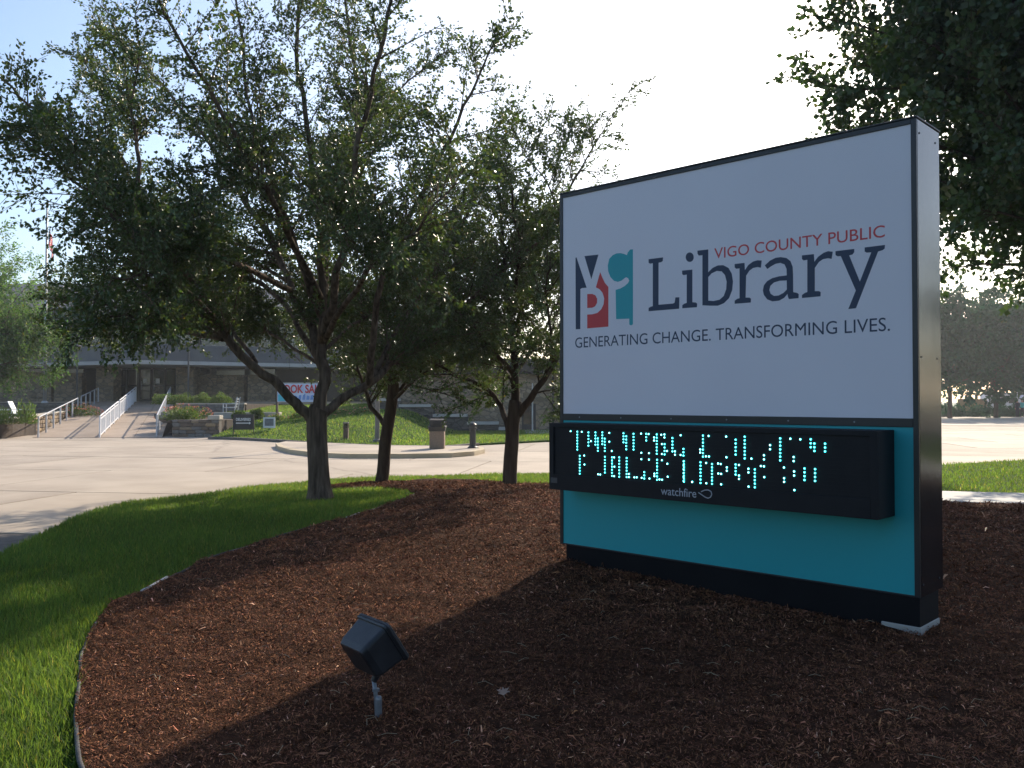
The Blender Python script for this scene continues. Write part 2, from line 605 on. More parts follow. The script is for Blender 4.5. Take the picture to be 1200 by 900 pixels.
for k_, c_ in (('flag_red', (.75, .05, .07, 1)), ('flag_white', (.8, .78, .78, 1)), ('flag_blue', (.05, .08, .25, 1))):
    nt_ = M[k_].node_tree
    tr_, mx_ = nt_.nodes.new('ShaderNodeBsdfTranslucent'), nt_.nodes.new('ShaderNodeMixShader')
    tr_.inputs['Color'].default_value = c_
    mx_.inputs['Fac'].default_value = .5
    nt_.links.new(nt_.nodes['Principled BSDF'].outputs['BSDF'], mx_.inputs[1])
    nt_.links.new(tr_.outputs['BSDF'], mx_.inputs[2])
    nt_.links.new(mx_.outputs['Shader'], nt_.nodes['Material Output'].inputs['Surface'])

# ================================================================== SETTING: ground, driveway, island
ROADZ = -0.10
g = MB().add([(-500, -300, -0.22), (500, -300, -0.22), (500, 700, -0.22), (-500, 700, -0.22)], [(0, 1, 2, 3)])
struct(build(g, 'ground', M['field']))

# driveway: a joint-coloured bed with concrete slabs laid on it
drive = build(MB().box(-70, 90, 6, 104, -0.215, ROADZ - 0.012), 'driveway', M['joint'])
struct(drive)


def slab_mesh(w, d, h=0.06):
    mb = MB().box(0, w, 0, d, -h, 0)
    me = mb.mesh('slab')
    return me


ang = R(-9)
ca, sa = math.cos(ang), math.sin(ang)
SW, SD, GAP = 6.1, 4.6, 0.045
slab_me = slab_mesh(SW - GAP, SD - GAP)
slab_me.materials.append(M['concrete'])
slab_me2 = slab_me.copy()
slab_me2.materials[0] = M['concrete_b']
nsl = 0
for i in range(-11, 9):
    for j in range(0, 14):
        lx, ly = i * SW + (0.0 if j % 2 else 2.4), 6 + j * SD
        x, y = lx * ca - ly * sa + 0, lx * sa + ly * ca + 4
        cx, cy = x + SW / 2, y + SD / 2
        if cy > 58 or cy < 9.5 or abs(cx) > 0.75 * cy + 6 or nsl > 290:
            continue
        if cx < -18 - 0 and cy > 41 and cx > -30:
            continue
        o = bpy.data.objects.new('slab', slab_me if RNG.random() < .6 else slab_me2)
        COL.objects.link(o)
        o.parent = drive
        o.location = (x, y, ROADZ + RNG.uniform(-.002, .002))
        o.rotation_euler = (0, 0, ang)
        nsl += 1
# the far stretch of the driveway reads as one surface
struct(build(MB().box(-70, 90, 58, 104, -0.2, ROADZ - 0.001), 'road', M['concrete']))

# island polygon (road edge), seen as the grass line in the photograph
edge_px = [(-60, 700), (0, 651), (40, 632), (75, 613), (110, 600), (150, 590), (250, 578), (300, 571), (400, 562), (520, 558), (640, 556)]
isl = [tuple(ground(u, v).xy) for u, v in edge_px]
isl += [(6.0, 19.6), (10.6, 21.4), (14.2, 23.4), (26, 27.5), (34, 29), (34, -8), (-6.5, -8), (-6.2, 2), (-6.0, 5)]
struct(build(sheet(isl, mound, 0.55, 0.0, skirt=-0.2), 'lawn', M['lawn']))

m_px = [(118, 960), (96, 905), (87, 850), (95, 775), (110, 741), (130, 716), (165, 700), (240, 662), (330, 632), (400, 612), (440, 601), (470, 590),
        (487, 583), (478, 577), (440, 574), (390, 576), (384, 573), (400, 569.5), (447, 566), (500, 564.5), (560, 565.5), (600, 569), (640, 571)]
mul = [tuple(ground(u, v).xy) for u, v in m_px]
mul += [(2.6, 13.4), (3.6, 12.35), (9, 12.3), (20, 12.0), (24, 8), (24, -7), (-2.2, -7), (-2.0, 0.0), (-1.85, 2.4)]


def mulch_h(x, y):
    return mound(x, y) + 0.026 * mnoise.noise((x * 2.7, y * 2.7, 0.3)) + 0.022 * mnoise.noise((x * 8, y * 8, 4.3))


struct(build(sheet(mul, mulch_h, 0.14, 0.050), 'mulch_bed', M['mulch'], smooth_=True))

# sidewalk on the right, poured panel by panel
sw = build(MB().box(3.4, 22, 12.35, 14.0, -0.1, 0.035), 'sidewalk', M['joint'])
struct(sw)
for k in range(12):
    zp = lambda x_, y_: mound(x_, 12.5) + .060 + .002 * (k % 2)
    xa, xb = 3.4 + k * 1.55, 3.4 + k * 1.55 + 1.535
    build(MB().prism([(xa, 12.36), (xb, 12.36), (xb, 13.99), (xa, 13.99)], 0.0, zp), 'panel', M['walk'], sw, bevel=0.006)


# ------------------------------------------------------------------ scattered grass and mulch
def blades(n, poly, excl, xr, yr, hgt, wid, dens, hfun=None, tone=1.0):
    x = RNG.uniform(*xr, n)
    y = RNG.uniform(*yr, n)
    k = inside(poly, x, y)
    for e in excl:
        k &= ~inside(e, x, y)
    dd = np.hypot(x, y)
    k &= RNG.random(n) < dens(dd)
    x, y, dd = x[k], y[k], dd[k]
    n = len(x)
    z = mound_np(x, y) if hfun is None else hfun(x, y)
    patch = np.array([mnoise.noise((a * .9, b * .9, 1.7)) for a, b in zip(x, y)])
    h = hgt * RNG.uniform(.55, 1.25, n) * (1 + .35 * patch)
    w = wid * RNG.uniform(.7, 1.3, n) * np.clip(dd / 9.0, .75, 3)
    a = RNG.uniform(0, 2 * np.pi, n)
    lean = RNG.uniform(.1, .8, n) * h
    la = a + RNG.uniform(-.8, .8, n) + np.pi / 2
    v = np.empty((n, 5, 3), np.float32)
    cx, sx = np.cos(a) * w / 2, np.sin(a) * w / 2
    for i, (s, t, f) in enumerate(((-1, 0, 0), (1, 0, 0), (.8, .55, .3), (0, 1, 1), (-.8, .55, .3))):
        v[:, i, 0] = x + s * cx + f * lean * np.cos(la)
        v[:, i, 1] = y + s * sx + f * lean * np.sin(la)
        v[:, i, 2] = z + t * h - .004
    b = np.arange(n)[:, None] * 5
    f = np.concatenate([b + np.array([[0, 1, 2]]), b + np.array([[0, 2, 4]]), b + np.array([[4, 2, 3]])], 1).reshape(-1)
    t = np.empty((n, 3), np.float32)
    br = RNG.uniform(.6, 1.3, n) * (1 + .25 * patch) * tone
    yl = RNG.random(n)
    t[:, 0] = br * (1 + .5 * (yl > .8) + 1.3 * (yl > .965))
    t[:, 1] = br * (1 + .15 * (yl > .8) + .35 * (yl > .965))
    t[:, 2] = br * (1 + 1.2 * (yl > .965))
    return np_mesh('grass', v.reshape(-1, 3), f, 3, t, 5)


walk_poly = [(3.4, 12.35), (22, 12.35), (22, 14.0), (3.4, 14.0)]
gm = blades(900000, isl, [mul, walk_poly], (-7, 1.5), (2.2, 19.5), 0.070, 0.0062, lambda d: np.clip((7.0 / d) ** 1.4, .16, 1))
link('grass', gm, M['grass'], kind='stuff')
gm2 = blades(260000, isl, [mul, walk_poly], (0.5, 21), (12, 26), 0.062, 0.0062, lambda d: np.clip((9.0 / d) ** 1.2, .25, 1))
link('grass', gm2, M['grass'], kind='stuff')


def chips(n, poly, xr, yr, dens):
    x = RNG.uniform(*xr, n)
    y = RNG.uniform(*yr, n)
    k = inside(poly, x, y)
    dd = np.hypot(x, y)
    k &= RNG.random(n) < dens(dd)
    x, y, dd = x[k], y[k], dd[k]
    n = len(x)
    z = mound_np(x, y) + .050 + np.array([0.026 * mnoise.noise((a * 2.7, b * 2.7, 0.3)) + .022 * mnoise.noise((a * 8, b * 8, 4.3)) for a, b in zip(x, y)])
    big = RNG.random(n)
    L_ = RNG.uniform(.008, .036, n) * (1 + 1.2 * (big > .965)) * np.clip(dd / 6.5, .8, 2.2)
    W_ = L_ * RNG.uniform(.06, .20, n) + .0012
    a = RNG.uniform(0, 2 * np.pi, n)
    tl = RNG.normal(0, .5, n)
    ro = RNG.normal(0, .7, n)
    d = np.stack([np.cos(a) * np.cos(tl), np.sin(a) * np.cos(tl), np.sin(tl)], 1)
    s = np.stack([-np.sin(a) * np.cos(ro), np.cos(a) * np.cos(ro), np.sin(ro)], 1)
    c = np.stack([x, y, z + RNG.uniform(.0, .016, n)], 1)
    up = np.array([[0, 0, 1.0]])
    bend = (RNG.normal(0, .18, n) * L_)[:, None]
    Lh, Wh = L_[:, None] / 2, W_[:, None] / 2
    v = np.stack([c - d * Lh - s * Wh * .5, c - d * Lh + s * Wh * .5, c + s * Wh + up * bend, c + d * Lh, c - s * Wh + up * bend], 1)
    b = np.arange(n)[:, None] * 5
    f = np.concatenate([b + np.array([[0, 1, 2]]), b + np.array([[0, 2, 4]]), b + np.array([[4, 2, 3]])], 1).reshape(-1)
    t = np.empty((n, 3), np.float32)
    br = RNG.lognormal(-.10, .38, n) * (1 + .45 * np.array([mnoise.noise((a * .7, b * .7, 3.1)) for a, b in zip(x, y)]))
    pale = RNG.random(n)
    br = br * (1 + 1.6 * (pale > .975) + 1.6 * (pale > .994))
    t[:, 0] = br
    t[:, 1] = br * RNG.uniform(.85, 1.05, n) * (1 + .25 * (pale > .975))
    t[:, 2] = br * RNG.uniform(.8, 1.05, n) * (1 + .45 * (pale > .975))
    return np_mesh('mulch_chips', v.reshape(-1, 3), f, 3, t, 5)


cm = chips(1700000, mul, (-4.2, 9.5), (2.4, 16.2), lambda d: np.clip((5.2 / d) ** 1.5, .14, 1))
link('mulch_chips', cm, M['chip'], kind='stuff')

mb = MB()
for k in range(260):
    y = random.uniform(3.2, 11)
    x = random.uniform(-.42, .62) * y
    if not inside(mul, np.array([x]), np.array([y]))[0]:
        continue
    a, L = random.uniform(0, 6.28), random.uniform(.03, .11)
    z = mulch_h(x, y) + .064
    d = Vector((math.cos(a), math.sin(a), 0)) * L
    c = Vector((x, y, z))
    mb.tube([c - d * .5, c + Vector((-d.y, d.x, .01)) * random.uniform(-.2, .2) + Vector((0, 0, .012)), c + d * .5], .0012, 4)
M['straw'] = mat('straw', (0.28, 0.21, 0.13), (0.42, 0.34, 0.23), 9, 0.9)
build(mb, 'loose_straw', M['straw'], kind='stuff')

# lawn edging along the bed: dark plastic with a rounded top, buried here and there
ed_px = [(118, 960), (97, 905), (88, 850), (95.5, 775), (111, 741), (131, 716), (166, 700), (240, 662), (330, 632), (400, 612), (440, 601), (470, 590), (487, 583)]
ep = [ground(u, v) for u, v in ed_px]
dense = []
for i in range(len(ep) - 1):
    for k in range(8):
        p = ep[i].lerp(ep[i + 1], k / 8)
        wob = .018 * mnoise.noise((p.x * 1.3, p.y * 1.3, 7))
        dense.append(Vector((p.x + wob, p.y + wob, mound(p.x, p.y) + .040 + .020 * mnoise.noise((p.x * 2.0, p.y * 2.0, 2)))))
edg = thing('lawn_edging', 'grey plastic edging strip curving between the grass and the brown mulch', 'edging', (dense[0].x, dense[0].y, 0))
mb = MB().tube(dense, .011, 7)
build(mb, 'bead', M['edging'], edg, smooth_=True)
mb = MB()
for a, b in zip(dense[:-1], dense[1:]):
    mb.bar(a - Vector((0, 0, .035)), b - Vector((0, 0, .035)), .006, .06)
build(mb, 'strip', M['edging'], edg)
for i0, n_ in ((48, 4), (73, 4), (94, 2)):
    q = [p + Vector((.0, -.004, .010)) for p in dense[i0:i0 + n_]]
    if len(q) > 1:
        build(MB().tube(q, .0115, 7), 'bare_length', M['edging_pale'], edg, smooth_=True, label='pale bare length of the edging')

# ================================================================== LIBRARY SIGN
YC = 5.62
P0 = at(1076, 440, YC)
P0 = Vector((P0.x, P0.y, 0))
SX = Vector((0.7207, -0.6932, 0)).normalized()
SN = Vector((-SX.y * -1, -SX.x, 0))
SN = Vector((SX.y, -SX.x, 0))            # towards the viewer
ZU = Vector((0, 0, 1))


def sgn(u, v, off=0.0):
    d = ray(u, v)
    q = P0 + SN * off
    t = (q - CAMP).dot(SN) / d.dot(SN)
    p = CAMP + d * t
    return (p - P0).dot(SX), p.z          # s <= 0 to the left of the right front edge


def S(s, z, n=0.0):
    return P0 + SX * s + ZU * z + SN * n


def sbox(mb, s0, s1, n0, n1, z0, z1):
    return mb.box(s0, s1, n0, n1, z0, z1, fr=lambda q: S(q.x, q.z, q.y))


s_l = sgn(656, 440)[0]
z_top = sgn(1071, 138)[1]
z_cab = sgn(1076, 701)[1]
z_pan_b = sgn(1040, 490)[1]
z_mid_t, z_mid_b = z_pan_b, sgn(1030, 500)[1]
z_teal_b = sgn(900, 672.3)[1]
GZ = mound(P0.x - .9, P0.y + .9)
DEP = 0.45
sign = thing('monument_sign', 'large white and teal library sign in a dark frame standing on brown mulch', 'sign', tuple(S(s_l / 2, 0, -DEP / 2)))
mb = sbox(MB(), s_l, 0, -DEP, -.022, z_cab, z_top)
build(mb, 'cabinet', M['bronze_side'], sign, bevel=.004)
fw = .035
for nm, a in (('frame_bar', (s_l, s_l + fw, z_cab, z_top)), ('frame_bar', (-fw, 0, z_cab, z_top)),
              ('frame_bar', (s_l + fw, -fw, z_top - fw, z_top)), ('frame_bar', (s_l + fw, -fw, z_mid_b, z_mid_t)),
              ('frame_bar', (s_l + fw, -fw, z_cab, z_teal_b))):
    build(sbox(MB(), a[0], a[1], -.0215, 0.0, a[2], a[3]), nm, M['bronze'], sign, bevel=.003)
build(sbox(MB(), s_l + fw, -fw, -.0215, -.008, z_mid_t, z_top - fw), 'white_panel', M['sign_white'], sign)
build(sbox(MB(), s_l + fw, -fw, -.0215, -.008, z_teal_b, z_mid_b), 'teal_panel', M['sign_teal'], sign)
build(sbox(MB(), s_l - .008, .008, -DEP - .008, .008, z_top + .0005, z_top + .012), 'cap', M['bronze'], sign, bevel=.003)
build(sbox(MB(), s_l + .07, -.2505, -.36, -.006, GZ - .15, z_cab - .0005), 'skirt', M['skirt'], sign)
build(sbox(MB(), -.25, -.003, -.36, -.003, sgn(1081, 736)[1] - .05, z_cab - .0005), 'foot', M['skirt'], sign)
mb = sbox(MB(), -.25, .004, -.365, .004, -.3, sgn(1081, 736)[1])
build(mb, 'footing', M['walk'], sign, bevel=.006)
for (s, z) in [(.0, z_top - .09), (.0, z_cab + .08), (.0, (z_top + z_cab) / 2)]:
    for n in (-.06, -.37):
        c = S(s, z, n)
        build(MB().tube([c, c + SX * .004], .0065, 8), 'screw', M['pole_dark'], sign)
for s in (-.42, -.9, -1.4, -1.9, -2.4, -2.85):
    c = S(s, (z_mid_b + z_mid_t) / 2, 0)
    build(MB().tube([c, c + SN * .004], .006, 8), 'screw', M['galv'], sign)

NP = -.0075


def poly_print(name, m, loops, off, parent, conv):
    """flat print: outlines (with holes) laid on the panel"""
    pts = [[Vector((*conv(*p, off), 0)) for p in l] for l in loops]
    tris = tessellate_polygon(pts)
    flat = [p for l in pts for p in l]
    mb = MB()
    mb.v = [tuple(S(p.x, p.y, off)) for p in flat]
    for t in tris:
        a, b, c = (flat[i] for i in t)
        cr = (b - a).cross(c - a).z
        if abs(cr) < 1e-10:
            continue
        mb.f.append(tuple(t) if cr > 0 else tuple(reversed(t)))
    return build(mb, name, m, parent)


def crop(x0, y0, k):
    return lambda u, v, off: sgn(x0 + u / k, y0 + v / k, off)


# --- emblem
cv = crop(650, 275, 7.5)
poly_print('emblem', M['ink_navy'], [[(183, 203), (192, 200), (281, 466), (240, 469), (226, 478), (225, 830), (185, 832)]], NP, sign, cv)
poly_print('emblem', M['ink_navy'], [[(262, 188), (385, 175), (322, 392)]], NP, sign, cv)
poly_print('emblem', M['ink_red'], [[(400, 328), (418, 375), (442, 425), (472, 460), (472, 808), (286, 824), (286, 702), (330, 700), (375, 688),
                                     (410, 655), (430, 610), (435, 560), (420, 510), (395, 480), (362, 463)]], NP, sign, cv)
poly_print('emblem', M['ink_red'], [[(286, 522), (330, 521), (358, 533), (373, 562), (372, 600), (355, 630), (330, 642), (286, 644)]], NP, sign, cv)
poly_print('emblem', M['ink_teal'], [[(688, 128), (688, 788), (672, 798), (656, 790), (655, 738), (540, 742), (536, 485), (575, 474), (615, 452),
                                      (645, 425), (655, 403), (645, 382), (628, 374), (612, 384), (590, 403), (555, 415), (520, 405), (488, 370), (470, 320),
                                      (467, 270), (480, 212), (510, 180), (545, 164), (580, 162), (612, 170), (635, 180), (643, 155), (665, 130)]], NP, sign, cv)


def ring(cx, cy, rx, ry, n=20):
    return [(cx + rx * math.cos(2 * math.pi * k / n), cy + ry * math.sin(2 * math.pi * k / n)) for k in range(n)]


# --- the word Library, letter by letter
c1 = crop(755, 285, 8.0)
c2 = crop(885, 275, 7.5)
LET = [
    ([[(40, 150), (176, 133), (174, 165), (160, 177), (134, 182), (134, 577), (268, 566), (284, 558), (292, 508), (329, 507), (327, 614), (40, 638), (41, 606), (60, 596), (80, 590),
       (80, 188), (56, 192), (41, 185)]], c1),
    ([ring(426, 131, 38, 45)], c1),
    ([[(354, 257), (451, 247), (451, 553), (485, 556), (496, 568), (494, 600), (356, 610), (357, 580), (378, 566), (398, 560), (398, 294), (368, 300), (355, 290)]], c1),
    ([[(498, 70), (600, 58), (600, 272), (640, 232), (690, 208), (740, 206), (790, 232), (820, 285), (832, 360), (824, 440), (795, 515), (748, 562), (690, 586), (620, 586), (545, 582),
       (545, 112), (512, 116), (499, 100)],
      [(600, 318), (632, 282), (680, 260), (725, 264), (756, 298), (772, 360), (768, 430), (745, 495), (705, 530), (650, 542), (600, 538)]], c1),
    ([[(847, 195), (940, 184), (944, 252), (975, 205), (1020, 172), (1060, 160), (1101, 162), (1094, 230), (1062, 224), (1020, 232), (985, 258), (955, 305), (950, 510), (985, 510), (1001, 520),
       (999, 556), (847, 568), (848, 538), (870, 522), (893, 516), (893, 236), (862, 240), (848, 228)]], c1),
    ([[(84, 270), (130, 228), (180, 203), (225, 197), (275, 205), (310, 232), (330, 285), (333, 350), (334, 505), (370, 512), (383, 524), (381, 558), (296, 566), (288, 545), (284, 520),
       (255, 555), (210, 580), (150, 586), (105, 568), (76, 530), (67, 490), (76, 445), (105, 408), (150, 382), (210, 366), (277, 358), (275, 300), (258, 262), (222, 248), (180, 256),
       (140, 278), (106, 302)],
      [(277, 402), (215, 405), (165, 420), (133, 450), (124, 488), (136, 520), (165, 538), (205, 535), (248, 512), (278, 482)]], c2),
    ([[(410, 182), (516, 171), (520, 238), (552, 195), (600, 160), (640, 145), (682, 150), (672, 213), (640, 207), (595, 216), (560, 240), (524, 292), (524, 496), (562, 496), (576, 506),
       (574, 542), (410, 557), (411, 530), (436, 512), (458, 504), (458, 220), (425, 226), (411, 215)]], c2),
    ([[(705, 145), (871, 125), (870, 155), (855, 174), (826, 182), (920, 412), (1020, 155), (980, 158), (962, 148), (962, 112), (1141, 90), (1138, 122), (1120, 136), (1080, 148),
       (886, 646), (818, 654), (884, 490), (752, 188), (725, 190), (706, 180)]], c2),
]
for loops, c in LET:
    poly_print('letter', M['ink_navy'], loops, NP, sign, c)


def text_mesh(body, thick=0.0):
    cu = bpy.data.curves.new('lettering', 'FONT')
    cu.body = body
    cu.resolution_u = 4
    cu.offset = thick
    o = bpy.data.objects.new('lettering', cu)
    COL.objects.link(o)
    dg = bpy.context.evaluated_depsgraph_get()
    me = bpy.data.meshes.new_from_object(o.evaluated_get(dg))
    bpy.data.objects.remove(o)
    return me


def text_on(body, m, parent, origin, xdir, updir, width, height, name='lettering', thick=0.0, proud=0.0, split=False):
    """text stretched to width x cap height; origin is the lower left corner"""
    me = text_mesh(body, thick)
    me.name = name
    co = np.empty(len(me.vertices) * 3)
    me.vertices.foreach_get('co', co)
    co = co.reshape(-1, 3)
    lo, hi = co.min(0), co.max(0)
    X, U = Vector(xdir), Vector(updir)
    nn = X.cross(U).normalized()
    capb = 0.0
    capt = max(hi[1], 1e-6)
    nc = [Vector(origin) + X * ((p[0] - lo[0]) / (hi[0] - lo[0]) * width) + U * ((p[1] - capb) / (capt - capb) * height) + nn * proud for p in co]
    for v_, c in zip(me.vertices, nc):
        v_.co = c
    me.update()
    if not split:
        return link(name, me, m, parent)
    par = list(range(len(me.vertices)))

    def find(i):
        while par[i] != i:
            par[i] = par[par[i]]
            i = par[i]
        return i
    for e in me.edges:
        a, b = find(e.vertices[0]), find(e.vertices[1])
        if a != b:
            par[a] = b
    groups = {}
    for p in me.polygons:
        groups.setdefault(find(p.vertices[0]), []).append(tuple(p.vertices))
    for fs in groups.values():
        ids = sorted({i for f in fs for i in f})
        mp = {i: k for k, i in enumerate(ids)}
        mb = MB().add([me.vertices[i].co for i in ids], [tuple(mp[i] for i in f) for f in fs])
        build(mb, 'letter', m, parent)


s0, zb = sgn(837, 302.5, NP)
s1, zb2 = sgn(1037, 278.5, NP)
zt = sgn(837, 290.2, NP)[1]
text_on('VIGO COUNTY PUBLIC', M['ink_red'], sign, S(s0, (zb + zb2) / 2, NP), SX, ZU, s1 - s0, zt - zb, thick=.004, split=True)
s0, zb = sgn(674, 407, NP)
s1, zb2 = sgn(1043, 388.5, NP)
zt = sgn(674, 395, NP)[1]
text_on('GENERATING CHANGE. TRANSFORMING LIVES.', M['ink_navy'], sign, S(s0, (zb + zb2) / 2, NP), SX, ZU, s1 - s0, zt - zb, split=True)

# --- LED display, a box hung on the teal panel (a part of the sign)
s_r = sgn(1048, 550)[0]
PRO = .16
for k in range(30):                        # depth of the box from where its right front edge shows
    if sgn(1028.5, 550, PRO)[0] > s_r:
        PRO -= .004
    else:
        PRO += .004
led_l = sgn(643.5, 530, PRO)[0]
z_lt, z_lb = sgn(1028, 505, PRO)[1], sgn(1028, 609.5, PRO)[1]
led = build(sbox(MB(), led_l, s_r, -.007, PRO - .012, z_lb, z_lt), 'led_display', M['led_black'], sign, bevel=.004)
bz = .035
for a in ((led_l, led_l + .05, z_lb, z_lt), (s_r - .05, s_r, z_lb, z_lt), (led_l + .05, s_r - .05, z_lt - bz, z_lt), (led_l + .05, s_r - .05, z_lb, z_lb + .13)):
    build(sbox(MB(), a[0], a[1], PRO - .0115, PRO, a[2], a[3]), 'bezel', M['led_black'], led, bevel=.002)
mb = MB()
z = z_lb + .14
while z < z_lt - bz - .01:                 # the shading fins between the rows of diodes
    sbox(mb, led_l + .05, s_r - .05, PRO - .0118, PRO - .0098, z, z + .005)
    z += .0268
build(mb, 'fin', M['led_black'], led, kind='stuff')
D1 = [(130, 108, 108), (185, 112, 260), (222, 113, 113), (277, 118, 228), (298, 190, 190), (335, 118, 220), (355, 168, 270), (392, 118, 215), (412, 170, 272), (450, 122, 122), (450, 195, 195),
      (470, 272, 272), (567, 125, 200), (590, 150, 258), (650, 130, 260), (713, 128, 128), (755, 130, 185), (775, 132, 132), (715, 287, 287), (778, 290, 290), (820, 160, 185), (842, 135, 295),
      (880, 138, 138), (906, 135, 160), (885, 215, 215), (907, 215, 300), (885, 297, 297), (928, 272, 272), (972, 165, 275), (993, 275, 303), (1040, 142, 142), (1063, 255, 310), (1040, 305, 305),
      (205, 312, 460), (242, 310, 310), (244, 384, 384), (357, 465, 465), (375, 467, 467), (413, 320, 450), (472, 325, 478), (490, 325, 325), (492, 402, 402), (490, 480, 480), (532, 325, 485),
      (593, 330, 488), (613, 462, 488), (657, 490, 490), (677, 490, 490), (715, 340, 340), (778, 343, 343), (718, 494, 494), (739, 447, 500), (782, 500, 500), (845, 345, 510), (885, 348, 348),
      (930, 378, 378), (933, 485, 485), (823, 460, 480), (865, 507, 507), (887, 510, 510), (1067, 357, 525), (1136, 527, 527)]
D2 = [(148, 130, 285), (190, 132, 132), (128, 232, 255), (170, 283, 283), (193, 284, 284), (320, 137, 137), (322, 290, 290), (390, 160, 270), (457, 138, 298), (507, 300, 300), (645, 200, 230),
      (600, 275, 305), (720, 150, 313), (795, 153, 153), (869, 157, 157), (820, 288, 318), (946, 157, 215), (973, 188, 243), (1052, 190, 246), (5, 320, 465), (68, 473, 473),
      (130, 327, 480), (172, 332, 332), (173, 482, 482), (215, 340, 487), (260, 336, 336), (280, 340, 340), (262, 410, 410), (283, 413, 413), (283, 490, 490), (325, 365, 390), (390, 343, 418),
      (415, 347, 347), (415, 425, 450), (485, 375, 402), (532, 380, 512), (486, 507, 507), (600, 357, 357), (577, 355, 355), (602, 437, 437), (748, 366, 366), (749, 445, 472), (823, 395, 425),
      (825, 533, 533), (900, 373, 458), (978, 378, 465)]
mb, mc = MB(), MB()
for D, x0, y0, k, st in ((D1, 650, 490, 7.06, 25.5), (D2, 800, 490, 6.316, 26.5)):
    for x, ya, yb in D:
        n = int(round((yb - ya) / st)) + 1
        for i in range(n):
            y = ya + (yb - ya) * i / max(1, n - 1)
            s, z = sgn(x0 + x / k, y0 + y / k, PRO)
            single = n <= 2
            for mbx, r, d0 in ((mb, .0076, 0.0), (mc, .0058 if single else .0030, .0022)):
                c = S(s, z, PRO - .004 + d0)
                ringp = [c + SX * (r * math.cos(a * math.pi / 4)) + ZU * (r * math.sin(a * math.pi / 4)) for a in range(8)]
                ringf = [p + (c - p) * .35 + SN * .0035 for p in ringp]
                mbx.loft([ringp, ringf])
build(mb, 'lit_diode', M['led_lit'], led, kind='stuff')
build(mc, 'diode_core', M['led_core'], led, kind='stuff')
s0, zb = sgn(774.5, 579.5, PRO)
s1, zb2 = sgn(816, 582.5, PRO)
text_on('watchfire', M['silver_print'], led, S(s0, (zb + zb2) / 2 - .002, PRO), SX, ZU, s1 - s0, .062, proud=.0006, thick=.004)
q = [sgn(760 + x / 13.33, 560 + y / 13.33, PRO) for x, y in ((780, 228), (830, 262), (885, 300), (930, 318), (970, 300), (990, 255), (975, 210), (930, 188), (880, 190), (840, 208), (822, 216))]
mb = MB()
for a, b in zip(q[:-1], q[1:]):
    mb.bar(S(*a, PRO + .001), S(*b, PRO + .001), .007, .0012, up=tuple(SN))
build(mb, 'flame_mark', M['silver_print'], led)
s0, z0 = sgn(645.5, 565.5, PRO)
s1, z1 = sgn(653, 560, PRO)
build(sbox(MB(), s0, s1, PRO, PRO + .002, z0, z1), 'label_plate', M['pole_dark'], led)

# ================================================================== GROUND FLOODLIGHT
fy = 4.38
fb = ground(443, 836, .058)
fl = thing('ground_floodlight', 'black box floodlight tilted up on a short grey conduit in the mulch', 'floodlight', (fb.x, fb.y, fb.z))
vf = (fb + Vector((0, 0, .3)) - CAMP).normalized()
vr = vf.cross(ZU).normalized()
vu = vr.cross(vf)
mix = lambda a, b, c: (vr * a + vf * b + vu * c).normalized()
A_, B_, C_ = mix(32, -52, -15), mix(23, 24, -35), mix(30, 10.6, 27)
B_ = (B_ - A_ * B_.dot(A_)).normalized()
C_ = (C_ - A_ * C_.dot(A_) - B_ * C_.dot(B_)).normalized()
hc = at(436, 758, fb.y)


def rrect(c, a, b, r, n=5):
    pts = []
    for sx_, sy_, a0 in ((1, 1, 0), (-1, 1, 90), (-1, -1, 180), (1, -1, 270)):
        for k in range(n + 1):
            t = R(a0 + 90 * k / n)
            pts.append(c + A_ * (sx_ * (a - r) + r * math.cos(t)) + B_ * (sy_ * (b - r) + r * math.sin(t)))
    return pts


LA, LB, LC = .138, .108, .092
loops = [rrect(hc - C_ * (LC + .004), LA * .70, LB * .68, .012), rrect(hc - C_ * LC, LA * .80, LB * .78, .022), rrect(hc - C_ * (LC - .03), LA * .87, LB * .86, .022),
         rrect(hc + C_ * .055, LA * .95, LB * .95, .02), rrect(hc + C_ * .058, LA * 1.0, LB * 1.0, .02)]
build(MB().loft(loops), 'housing', M['fixture'], fl, bevel=.002)
loops = [rrect(hc + C_ * .0585, LA * 1.02, LB * 1.02, .02), rrect(hc + C_ * .068, LA * 1.05, LB * 1.05, .02), rrect(hc + C_ * .0682, LA * 1.02, LB * 1.02, .02),
         rrect(hc + C_ * .072, LA * 1.02, LB * 1.02, .02), rrect(hc + C_ * .0722, LA * 1.05, LB * 1.05, .02), rrect(hc + C_ * .086, LA * 1.03, LB * 1.03, .02), rrect(hc + C_ * .090, LA * .98, LB * .98, .02)]
build(MB().loft(loops), 'rim', M['fixture'], fl)
build(MB().loft([rrect(hc + C_ * .0901, LA * .9, LB * .9, .015), rrect(hc + C_ * .092, LA * .88, LB * .88, .015)]), 'lens', M['lens_glass'], fl)
kp = at(438, 797, fb.y)
build(MB().tube([hc + A_ * .03 + B_ * .085, kp + Vector((0, 0, -.005))], [.026, .016], 12), 'knuckle', M['fixture'], fl, smooth_=False)
cp = at(440.5, 815, fb.y)
build(MB().tube([kp + Vector((0, 0, .0)), cp, Vector((fb.x - .004, fb.y, fb.z - .05))], .0105, 14), 'conduit', M['galv'], fl, smooth_=True)
build(MB().lathe((fb.x + .004, fb.y - .008, cp.z - .10), [(.0165, -.03), (.017, 0), (.017, .085), (.0145, .095), (.011, .10)], 14), 'coupling', M['galv'], fl, bevel=.001)
build(MB().lathe((cp.x, cp.y, cp.z + .018), [(.015, 0), (.018, .002), (.018, .016), (.015, .018)], 6), 'lock_nut', M['galv'], fl)

